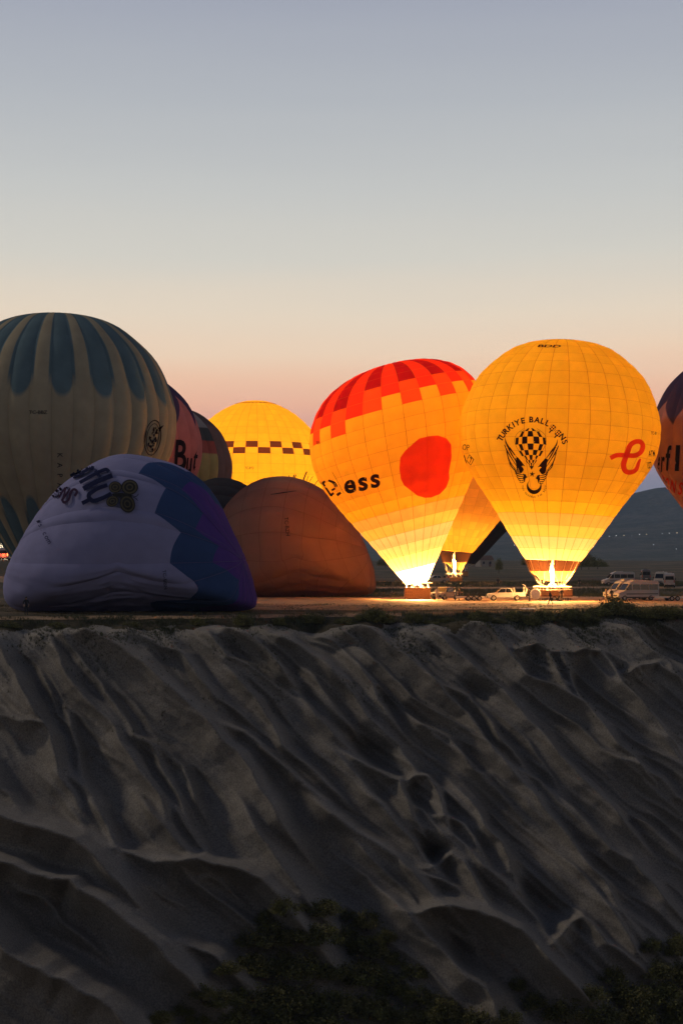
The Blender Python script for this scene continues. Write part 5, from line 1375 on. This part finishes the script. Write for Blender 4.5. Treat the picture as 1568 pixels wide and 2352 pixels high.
def person(loc, heading, pose, top, legs, label, group=None):
    base, J, lean = PM[pose]; me = base.copy(); me.materials.clear()
    for m in (CLOTH[legs], CLOTH[top], SKIN, CLOTH['dark']): me.materials.append(m)
    for p in me.polygons:
        c = p.center
        hand = min((c - J['lwr']).length, (c - J['rwr']).length) < 0.16 and c.z < J['chin'].z + 0.4
        p.material_index = 2 if hand or (c - J['head']).length < 0.17 or c.z > J['neck'].z - 0.0 and abs(c.x) < 0.12 else (3 if c.z < 0.1 else (0 if c.z < 0.98 else 1)); p.use_smooth = True
    root = link('person', me); root.location = loc; root.rotation_euler = (0, 0, R(heading)); tag(root, label, 'person', group)
    h = J['head']; b = MB()
    b.lathe([(0.03, 0.125), (0.085, 0.09), (0.108, 0.03), (0.104, -0.03), (0.085, -0.06)], 12, Matrix.Translation(h + Vector((0, -0.022, 0.01)))); b.build('hair', HAIR, root, True)
    MB().add([h + Vector(q) for q in ((-0.014, 0.088, -0.03), (0.014, 0.088, -0.03), (0, 0.088, 0.02), (0, 0.118, -0.025))], [(0, 1, 3), (1, 2, 3), (2, 0, 3), (0, 2, 1)]).build('nose', SKIN, root)
    return root
def stander(px, Y, heading, pose, top, legs, label, group=None, lift=0.045):
    x = (px - CX) / F * Y; return person((x, Y, ground_z(x, Y) + lift), heading, pose, top, legs, label, group)
stander(1003, 212, 160, 'stand', 'pale', 'pale', 'person in pale clothes standing at the dark windowed pickup front')
stander(1046, 211.5, 100, 'carry', 'navy', 'denim', 'person in navy bending at the pickup tailgate beside the trailer')
stander(1053, 213.5, 250, 'carry', 'khaki', 'dark', 'person in khaki top by the trailer drawbar')
stander(1216, 205.5, 95, 'carry', 'dark', 'denim', 'person in dark jacket beside the round fan')
stander(1264, 188, 70, 'walk', 'dark', 'dark', 'dark figure striding across the track below the trailer')
stander(1289, 206.4, 180, 'stand', 'dark', 'khaki', 'person standing close in front of the winged emblem basket')
stander(1392, 207, 60, 'stand', 'khaki', 'khaki', 'person in khaki standing left of the parked minibuses')
stander(1404, 203, 20, 'stand', 'dark', 'dark', 'dark figure standing right at the minibus bonnets')
stander(1143, 305, 10, 'stand', 'dark', 'dark', 'lone dark figure in the field between the lit balloons')
stander(1330, 300, 200, 'stand', 'dark', 'dark', 'lone dark figure in the field right of the winged emblem balloon')
stander(60, 149.0, 210, 'stand', 'dark', 'dark', 'dark figure standing in front of the white and violet balloon', lift=0.0)
stander(1021, 345, 200, 'stand', 'dark', 'denim', 'person beside the pale pickup behind the tilted balloon')
stander(1030, 343, 120, 'carry', 'red', 'dark', 'person in red at the basket of the amber balloon')
stander(1062, 344, 230, 'stand', 'khaki', 'dark', 'person in khaki right of the amber balloon basket')
tops = ['dark', 'pale', 'navy', 'red', 'khaki', 'dark', 'pale', 'navy', 'khaki', 'dark']
o = rootT.location
for i, xx in enumerate((-2.15, -1.75, -1.3, -0.75, 0.75, 1.25, 1.6, 2.1, 2.3)):
    person((o.x + xx, o.y + (0.45 if i % 2 else -0.35), o.z + 0.62 - 0.55), (150, 200, 175, 120, 240, 190, 170, 210, 150)[i], ('stand', 'up', 'stand')[i % 3], tops[i], 'dark', 'passenger standing in the basket of the winged emblem balloon', 'passengers in the winged emblem basket')
o = rootI.location
for i, xx in enumerate((-0.9, -0.4, 0.5, 1.1)):
    person((o.x + xx, o.y + (0.4 if i % 2 else -0.3), o.z + 0.08), (150, 200, 120, 210)[i], ('stand', 'up')[i % 2], tops[i + 1], 'dark', 'passenger standing in the basket of the tilted balloon', 'passengers in the tilted balloon basket')
o = rootD.location
for i, xx in enumerate((-1.3, -0.6, 0.7, 1.3)):
    person((o.x + xx, o.y + 0.3, o.z - 0.35), 170 + 20 * i, 'stand', tops[i], 'dark', 'passenger standing in the basket of the amber balloon', 'passengers in the amber basket')

# ================================================================== FAR THINGS
M_stucco = solid('pale_stucco', (0.48, 0.44, 0.38), 0.9); M_roof = solid('roof_tile', (0.10, 0.055, 0.04), 0.9); M_stone_wall = solid('tuff_wall', (0.22, 0.19, 0.16), 0.9)
M_lit_win = glow('lit_window', (1.0, 0.78, 0.45), 2.2); M_win = solid('dark_window', (0.02, 0.02, 0.025), 0.2); M_pole = solid('lamp_pole', (0.08, 0.08, 0.08), 0.6)
M_lampglow = glow('street_lamp_glow', (1.0, 0.86, 0.62), 20.0); M_lampglow2 = glow('hill_lamp_glow', (0.9, 0.93, 1.0), 3.0); M_yellow_glow = glow('yellow_sign_glow', (1.0, 0.6, 0.08), 5.0)
def house(px, row, Y, w, d, h, heading, label, wall_m, lit=False, gable=True):
    x = (px - CX) / F * Y
    z = CZ + (HZ - row) / F * Y
    root = empty('house', (x, Y, z), R(heading)); tag(root, label, 'house')
    b = MB().box(-w / 2, w / 2, -d / 2, d / 2, -3.0, h)
    b.build('wall', wall_m, root)
    if gable: MB().add([(-w / 2 - .3, -d / 2 - .3, h), (w / 2 + .3, -d / 2 - .3, h), (w / 2 + .3, d / 2 + .3, h), (-w / 2 - .3, d / 2 + .3, h), (-w / 2 - .3, 0, h + d * 0.38), (w / 2 + .3, 0, h + d * 0.38)], [(0, 1, 5, 4), (2, 3, 4, 5), (1, 2, 5), (3, 0, 4), (3, 2, 1, 0)]).build('roof', M_roof, root)
    else: MB().box(-w / 2 - .15, w / 2 + .15, -d / 2 - .15, d / 2 + .15, h, h + 0.25).build('roof', M_stone_wall, root)
    n = max(1, int(w // 2.6))
    for i in range(n):
        cx = -w / 2 + w * (i + 0.5) / n
        f = MB().box(cx - 0.5, cx + 0.5, -d / 2 - 0.05, -d / 2 + 0.02, h * 0.42, h * 0.42 + 1.2).build('window', M_stone_wall, root)
        MB().box(cx - 0.42, cx + 0.42, -d / 2 - 0.07, -d / 2 - 0.052, h * 0.42 + 0.08, h * 0.42 + 1.12).build('pane', M_lit_win if lit and i % 3 != 1 else M_win, f)
    MB().box(w * 0.22 - 0.5, w * 0.22 + 0.5, -d / 2 - 0.06, -d / 2 + 0.02, 0, 2.05).build('door', M_roof, root)
    return root
house(1112, 1304, 640, 6.0, 5.0, 3.0, 20, 'dark gabled house on the field behind the amber balloon', M_stone_wall)
house(1098, 1305, 660, 4.0, 5.0, 2.4, -10, 'small dark shed beside the gabled house', M_stone_wall)
house(14, 1268, 455, 12, 7, 4.6, 4, 'floodlit pale building with lit windows at the left frame edge', M_stucco, True, False)
house(44, 1266, 470, 8, 6, 3.6, -6, 'pale floodlit building under the tan balloon mouth', M_stucco, True)
house(-14, 1250, 520, 14, 8, 5.2, 0, 'pale building behind the floodlit one, cut by the frame', M_stucco, True, False)
def lamp_post(px, row, Y, h, label, glow_m, rad, group, watt=0):
    x = (px - CX) / F * Y; z = CZ + (HZ - row) / F * Y
    root = empty('street_lamp', (x, Y, z - h)); tag(root, label, 'street lamp', group)
    MB().tube([(0, 0, -2.0), (0, 0, h * 0.96), (0.3, 0, h)], [0.09, 0.06, 0.05], 6).build('pole', M_pole, root)
    MB().lathe([(rad * 0.4, h - rad * 0.8), (rad, h - rad * 0.2), (rad * 0.9, h + rad * 0.4), (rad * 0.3, h + rad * 0.8)], 10, Matrix.Translation((0.3, 0, 0))).build('lamp_head', glow_m, root)
    if watt:
        l = bpy.data.lights.new('lamp_light', 'POINT'); l.energy = watt; l.color = (1, 0.86, 0.62); l.shadow_soft_size = rad
        q = bpy.data.objects.new('lamp_light', l); q.location = (0.3, -0.6, h - 0.4); q.parent = root; col.objects.link(q)
for i, (px, row, Y) in enumerate([(3, 1232, 446), (22, 1238, 440), (36, 1246, 448), (50, 1262, 430), (12, 1246, 438), (-8, 1240, 440)]):
    lamp_post(px, row, Y, 5.0 if i != 3 else 3.5, 'floodlight on a pole among the pale buildings at the left frame edge', M_lampglow if i != 1 else M_yellow_glow, 0.42, 'floodlights by the left buildings', 1800)
# lamps on the mountain road
my_i = my; 
def mount_point(px, row):
    best = None
    for j in range(len(my)):
        x = (px - CX) / F * my[j]; z = float(np.interp(x, mx, MZ[j])); r = HZ - F * (z - CZ) / my[j]
        if r <= row: return x, my[j], z
    return x, my[-1], z
M_hill = [M_lampglow2, glow('hill_lamp_warm', (1.0, 0.8, 0.5), 2.5), glow('hill_lamp_dim', (0.8, 0.9, 1.0), 1.4)]
for i_, (px, row) in enumerate([(1256, 1246), (1381, 1243), (1398, 1242), (1414, 1242), (1432, 1240.6), (1450, 1240), (1467.5, 1239), (1484, 1238.5), (1519.5, 1237), (1536, 1235), (1553.6, 1234), (1552, 1273.6), (1180, 1262), (880, 1268), (1500, 1262), (1362, 1268)]):
    x, Y, z = mount_point(px, row)
    lamp_post(px, HZ - F * (z + 5 - CZ) / Y, Y, 5.0, 'tiny street lamp on the dark mountainside', M_hill[i_ % 3], (0.38, 0.28, 0.45, 0.33)[i_ % 4], 'street lamps across the mountainside')

# ================================================================== PLANTS
M_leaf = [land_mat('leaf_%d' % i, [(0.3, tuple(q * 0.6 for q in c)), (0.7, tuple(q * 1.25 for q in c))], 1.2, 0.0, 0.01) for i, c in enumerate([(0.18, 0.18, 0.06), (0.12, 0.12, 0.045), (0.22, 0.20, 0.08)])]
M_bark = solid('bark', (0.06, 0.045, 0.032), 0.9)
def leaf_cloud(rs, rx, ry, rz, n, size, clumps, base=0.0):
    C = rs.normal(size=(clumps, 3)); C /= np.linalg.norm(C, axis=1)[:, None]; C *= (0.35 + 0.6 * rs.random((clumps, 1)) ** 0.5); C[:, 2] = np.abs(C[:, 2]) * 0.95
    k = rs.integers(0, clumps, n); P = C[k] + rs.normal(size=(n, 3)) * (0.10 + 0.13 * rs.random((n, 1)))
    P[:, 2] = np.abs(P[:, 2]); P = P * np.array([rx, ry, rz]) + np.array([0, 0, base])
    a = rs.normal(size=(n, 3)); a /= np.linalg.norm(a, axis=1)[:, None]; b = np.cross(a, rs.normal(size=(n, 3))); b /= np.linalg.norm(b, axis=1)[:, None] + 1e-9
    s = size * (0.6 + 0.8 * rs.random((n, 1))); a, b = a * s, b * s * 0.45
    V = np.stack([P - a, P + b, P + a, P - b], 1).reshape(-1, 3)
    me = bpy.data.meshes.new('foliage'); Q = np.arange(4 * n, dtype=np.int32)
    me.vertices.add(4 * n); me.vertices.foreach_set('co', V.astype(np.float32).ravel()); me.loops.add(4 * n); me.loops.foreach_set('vertex_index', Q)
    me.polygons.add(n); me.polygons.foreach_set('loop_start', np.arange(0, 4 * n, 4, dtype=np.int32)); me.polygons.foreach_set('loop_total', np.full(n, 4, dtype=np.int32))
    for m in M_leaf: me.materials.append(m)
    me.polygons.foreach_set('material_index', (k % 3).astype(np.int32)); me.update()
    return me
def stems(rx, ry, rz, n, r0, seed):
    b = MB(); rr = random.Random(seed)
    for i in range(n):
        a = 6.28 * i / n + rr.random(); q = 0.35 + 0.45 * rr.random()
        b.tube([(0.05 * math.cos(a), 0.05 * math.sin(a), -0.3), (q * 0.4 * rx * math.cos(a), q * 0.4 * ry * math.sin(a), rz * 0.4), (q * rx * math.cos(a + .3), q * ry * math.sin(a + .3), rz * (0.7 + 0.2 * rr.random()))], [r0, r0 * 0.7, r0 * 0.25], 5)
    me = mesh_from(b.v, b.f, M_bark); return me
SH = []
for i in range(6):
    rs = np.random.default_rng(40 + i); SH.append((leaf_cloud(rs, 1, 1, 1, 3400, 0.062, 26 + 5 * i), stems(1, 1, 1, 6, 0.03, i)))
def shrub(P, rx, ry, rz, k, rot, label, group, name='bush'):
    root = empty(name, P, R(rot)); tag(root, label, 'bush', group)
    for nm, me in (('foliage', SH[k][0]), ('stem', SH[k][1])):
        o_ = link(nm, me, root); o_.scale = (rx, ry, rz)
    return root
pr = random.Random(11)
def on_slope(px, py):
    x, q = img_to_slope(px, py); Y = float(edge0(x)) - q / SEC
    rel = float(ravine_relief(np.array([x]), np.array([q]))[0] * smooth(-0.8, 3.0, np.array([q]))[0] * 1.2)
    return Vector((x, Y - 0.975 * rel, float(height(np.array([x]), np.array([Y]))[0]) + 0.22 * rel))
foot = [(618, 2118, 0.9), (660, 2098, 1.1), (705, 2090, 0.8), (745, 2100, 1.2), (800, 2108, 0.9), (842, 2128, 1.2), (884, 2160, 0.9), (572, 2170, 1.2), (628, 2165, 1.5), (690, 2150, 1.3), (735, 2160, 1.6), (790, 2170, 1.3), (850, 2190, 1.5), (905, 2212, 1.2), (945, 2240, 1.4),
        (532, 2230, 1.0), (585, 2235, 1.6), (650, 2225, 1.4), (705, 2235, 1.9), (765, 2240, 1.5), (835, 2250, 1.8), (905, 2280, 1.5), (960, 2300, 1.2), (1010, 2330, 1.4), (475, 2285, 0.9), (515, 2300, 1.3), (575, 2305, 1.7), (640, 2300, 1.5), (700, 2310, 2.0), (770, 2315, 1.7), (845, 2330, 1.9), (925, 2345, 1.6), (425, 2325, 0.8), (460, 2345, 1.2), (375, 2345, 0.9), (545, 2352, 1.6), (620, 2355, 1.7), (735, 2362, 1.8), (990, 2362, 1.5), (1050, 2350, 1.1)]
for px, py, r in foot:
    P_ = on_slope(px, py)
    shrub(P_, r * pr.uniform(0.9, 1.2), r * pr.uniform(0.9, 1.15), r * pr.uniform(0.65, 1.05), pr.randrange(6), pr.uniform(0, 360), 'olive leafy bush in the thicket at the bottom centre of the ravine', 'bushes of the ravine thicket')
right = [(1150, 2345, 1.3), (1220, 2310, 1.1), (1290, 2335, 1.5), (1340, 2290, 1.2), (1400, 2250, 1.1), (1440, 2300, 1.6), (1500, 2240, 1.4), (1540, 2190, 1.3), (1520, 2300, 1.8), (1370, 2345, 1.6), (1460, 2350, 1.8), (1560, 2345, 1.8), (1480, 2180, 1.0), (1555, 2260, 1.5), (1180, 2270, 0.8), (1085, 2352, 1.4)]
for px, py, r in right:
    shrub(on_slope(px, py), r * pr.uniform(0.9, 1.2), r, r * pr.uniform(0.8, 1.1), pr.randrange(6), pr.uniform(0, 360), 'dark bush on the shadowed ravine foot towards the right frame edge', 'dark bushes at the lower right')
rim = [(706, 0.5, 1.0, 0.75), (728, 0.3, 0.7, 0.55), (838, 0.8, 0.9, 0.7), (866, 0.4, 1.3, 1.0), (892, 0.2, 0.8, 0.6), (560, 0.2, 0.9, 0.6), (640, 0.1, 0.7, 0.5), (950, 0.2, 0.9, 0.6), (1022, 0.0, 0.8, 0.55), (1100, 0.4, 1.0, 0.7), (1140, -0.3, 0.9, 0.5), (1185, 0.2, 1.0, 0.6), (1250, 0.4, 1.2, 0.75), (1310, 0.5, 1.1, 0.8), (1372, 1.6, 1.1, 0.9), (1405, 2.2, 1.4, 1.2), (1432, 1.8, 1.3, 1.1), (1475, 0.6, 1.2, 0.9), (1515, 0.4, 1.3, 0.9), (1550, 0.2, 1.4, 1.0), (300, 0.0, 0.7, 0.45), (130, 0.0, 0.7, 0.45), (20, 0.1, 0.8, 0.5), (455, 0.0, 0.7, 0.5), (1215, -0.6, 0.9, 0.6), (1345, -0.2, 1.0, 0.7), (990, -0.4, 0.8, 0.5), (790, -0.2, 0.8, 0.5)]
for i, (px, back, r, h) in enumerate(rim):
    Y = 150.0
    for _ in range(8): Y = float(edge((px - CX) / F * Y)) + back
    x = (px - CX) / F * Y
    shrub((x, Y, ground_z(x, Y) - 0.1), r * 1.25, r * 1.1, h * pr.uniform(1.0, 1.7), i % 6, pr.uniform(0, 360), 'low dark scrub bush growing on the rim of the ravine', 'scrub bushes along the rim')
for i in range(14):
    px, Y = pr.uniform(860, 1560), pr.uniform(255, 330); x = (px - CX) / F * Y; r = pr.uniform(0.5, 1.1)
    shrub((x, Y, ground_z(x, Y) - 0.1), r, r, r * 0.55, i % 6, pr.uniform(0, 360), 'small dark bush dotted over the field behind the lit balloons', 'field bushes')
def tree(px, Y, h, r, k, label):
    x = (px - CX) / F * Y; root = empty('tree', (x, Y, ground_z(x, Y)), R(k * 50)); tag(root, label, 'tree', 'trees along the far field edge')
    MB().tube([(0, 0, -0.3), (0.05, 0, h * 0.3), (0.0, 0.1, h * 0.75)], [0.14, 0.11, 0.04], 6).build('trunk', M_bark, root)
    o_ = link('crown', SH[k % 6][0], root); o_.scale = (r, r, h * 0.75); o_.location = (0, 0, h * 0.25)
for i, (px, Y, h, r) in enumerate([(1215, 560, 4.5, 3.0), (1235, 575, 3.6, 3.2), (1335, 520, 4.0, 3.4), (1352, 530, 5.0, 3.0), (1372, 540, 3.4, 3.2), (1145, 470, 4.2, 1.2), (1250, 590, 3.0, 3.4), (1320, 560, 3.0, 3.5), (885, 560, 3.4, 3.0), (1300, 610, 3.5, 3.5)]):
    tree(px, Y, h, r, i, 'small dark round tree on the far edge of the field')

# dry grass: nobody could count it
def tufts(name, pts, h, mat, label, seed):
    rs = np.random.default_rng(seed); n = len(pts); k = 5
    P = np.repeat(pts, k, 0) + np.concatenate([rs.normal(size=(n * k, 2)) * 0.07, np.zeros((n * k, 1))], 1)
    t = rs.uniform(0, 6.28, n * k); L = h * rs.uniform(0.5, 1.2, n * k) * (0.75 + 1.1 * np.clip(perlin(P[:, 0] * 0.3 + 9, P[:, 1] * 0.3), -0.3, 0.8)); bend = rs.uniform(0.1, 0.5, n * k) * L; w = 0.018 + 0.012 * rs.random(n * k)
    dx, dy = np.cos(t), np.sin(t)
    A = P + np.stack([-dy * w, dx * w, 0 * t - 0.03], 1); B = P + np.stack([dy * w, -dx * w, 0 * t - 0.03], 1); C = P + np.stack([dx * bend, dy * bend, L], 1)
    V = np.stack([A, B, C], 1).reshape(-1, 3); m_ = n * k
    me = bpy.data.meshes.new('grass'); me.vertices.add(3 * m_); me.vertices.foreach_set('co', V.astype(np.float32).ravel()); me.loops.add(3 * m_); me.loops.foreach_set('vertex_index', np.arange(3 * m_, dtype=np.int32))
    me.polygons.add(m_); me.polygons.foreach_set('loop_start', np.arange(0, 3 * m_, 3, dtype=np.int32)); me.polygons.foreach_set('loop_total', np.full(m_, 3, dtype=np.int32)); me.materials.append(mat); me.update()
    return tag(link(name, me), label, kind='stuff')
M_dry = [solid('dry_grass', (0.13, 0.105, 0.05), 0.9, vary=0.3, scale=1.0), solid('green_grass', (0.06, 0.065, 0.026), 0.9, vary=0.3, scale=1.0)]
rs = np.random.default_rng(5)
gx = rs.uniform(-46, 46, 16000); gy = edge(gx) + rs.normal(size=16000) * 2.2 + 0.8
keep = (perlin(gx * 0.25, gy * 0.4) + 0.2 * rs.normal(size=16000) > 0.08); gx, gy = gx[keep], gy[keep]
tufts('rim_grass', np.stack([gx, gy, height(gx, gy)], 1), 0.42, M_dry[1], 'dry weeds and grass along the ravine rim', 1)
gx = rs.uniform(-8, 75, 26000); gy = rs.uniform(238, 345, 26000)
keep = (perlin(gx * 0.08, gy * 0.05) + 0.3 * rs.normal(size=26000) > -0.1) & ~((gy > 290) & (gy < 305)); gx, gy = gx[keep], gy[keep]
tufts('field_grass', np.stack([gx, gy, plain(gx, gy)], 1), 0.55, M_dry[1], 'rough dark grass on the field behind the balloons', 2)
gx = rs.uniform(-44, 60, 9000); gy = rs.uniform(150, 190, 9000); keep = (gy > edge(gx) + 5) & (np.hypot(gx - 19.9, (gy - 163) * 0.4) > 2.0) & (perlin(gx * 0.2, gy * 0.2) > -0.1); gx, gy = gx[keep], gy[keep]
tufts('verge_grass', np.stack([gx, gy, height(gx, gy)], 1), 0.22, M_dry[0], 'short dry grass between the track and the rim', 3)
# thin scrub on the upper slope and in the gullies
qx = rs.uniform(-42, 42, 30000); qq = rs.exponential(4.0, 30000) + 0.3
keep = perlin(qx * 0.22 + 50, qq * 0.22) + 0.25 * rs.normal(size=30000) > 0.3; qx, qq = qx[keep], qq[keep]
yy_ = edge0(qx) - qq / SEC; rel_ = ravine_relief(qx, qq) * smooth(-0.8, 3.0, qq) * 1.2
tufts('slope_scrub', np.stack([qx, yy_ - 0.975 * rel_, height(qx, yy_) + 0.22 * rel_], 1), 0.26, M_dry[1], 'thin dark scrub on the upper ravine side', 4)
# pale ground sheet by the rim
Ys = 165.0; xs0 = (1212 - CX) / F * Ys
U, V = np.meshgrid(np.linspace(-0.8, 0.8, 24), np.linspace(-1.6, 1.6, 20))
Zs = 0.24 + 0.05 * perlin(U * 3, V * 3) + 0.05 * np.abs(perlin(U * 6 + 3, V * 2))
Q = np.stack([U + 0.1 * perlin(V * 2, U), V + 0.1 * perlin(U * 2, V), Zs], -1)
o_ = link('ground_sheet', grid_mesh(Q, solid('white_sheet', (0.85, 0.82, 0.76), 0.6), True)); o_.location = (xs0, Ys, ground_z(xs0, Ys)); tag(o_, 'crumpled white sheet lying on the ground near the rim', 'sheet')

# ---------- labels that count along a row, for look-alikes
ORD = 'first second third fourth fifth sixth seventh eighth ninth tenth eleventh twelfth thirteenth fourteenth fifteenth sixteenth seventeenth eighteenth'.split()
def count_off(group, phrase, zones=None, kind=0):
    obs = [o for o in col.objects if o.get('group') == group]
    col_of = lambda o: CX + F * o.location.x / o.location.y
    row_of = lambda o: HZ - F * (o.location.z - CZ) / o.location.y
    sets = {}
    for o in obs:
        v = row_of(o) if kind else col_of(o)
        z = next((t for lim, t in zones if v < lim), zones[-1][1]) if zones else ''
        sets.setdefault(z, []).append(o)
    for z, l in sets.items():
        l.sort(key=col_of)
        for i, o in enumerate(l):
            pos = 'only' if len(l) == 1 else ORD[i] + ' from left' if i < len(l) - 1 or len(l) > 17 else 'last on the right'
            o['label'] = phrase % pos + (' ' + z if z else '')
count_off('scrub bushes along the rim', '%s of the dark rim bushes', [(310, 'below the white and violet balloon'), (600, 'below the violet crown end'), (880, 'below the rust orange dome'), (1110, 'below the tilted balloon and pickup'), (1330, 'below the winged emblem balloon'), (1600, 'below the parked minibuses')])
count_off('bushes of the ravine thicket', '%s of the olive thicket bushes', [(2130, 'along its top edge'), (2210, 'in its upper row'), (2285, 'in its middle row'), (9999, 'along the bottom of the picture')], 1)
count_off('dark bushes at the lower right', '%s of the dark bushes', [(2255, 'on the upper ravine foot, lower right'), (2305, 'midway on the dark ravine foot'), (9999, 'at the lowest edge, right of the thicket')], 1)
count_off('field bushes', '%s of the small bushes', [(1000, 'in the field left of the tilted basket'), (1200, 'in the field behind the white pickup'), (1400, 'in the field behind the winged emblem basket'), (1600, 'in the field around the far minibuses')])
count_off('trees along the far field edge', '%s of the small dark trees on the far field edge')
count_off('street lamps across the mountainside', '%s of the tiny lamps on the dark mountainside')
count_off('floodlights by the left buildings', '%s of the floodlight poles by the pale buildings')
count_off('passengers in the winged emblem basket', '%s of the passengers in the winged emblem basket')
count_off('passengers in the tilted balloon basket', '%s of the passengers in the tilted balloon basket')
count_off('passengers in the amber basket', '%s of the passengers in the amber balloon basket')

# ================================================================== HAZE
m, t, out = nt('evening_air')
v = t.nodes.new('ShaderNodeVolumePrincipled')
v.inputs['Color'].default_value = (0.46, 0.68, 1.0, 1); v.inputs['Density'].default_value = 0.0001; v.inputs['Anisotropy'].default_value = 0.2
t.links.new(v.outputs[0], out.inputs['Volume'])
hz = MB().box(-2000, 2000, -230, 3800, -48.5, 260).build('haze', m)
tag(hz, 'thin bluish evening haze over the plain and mountain', kind='stuff')
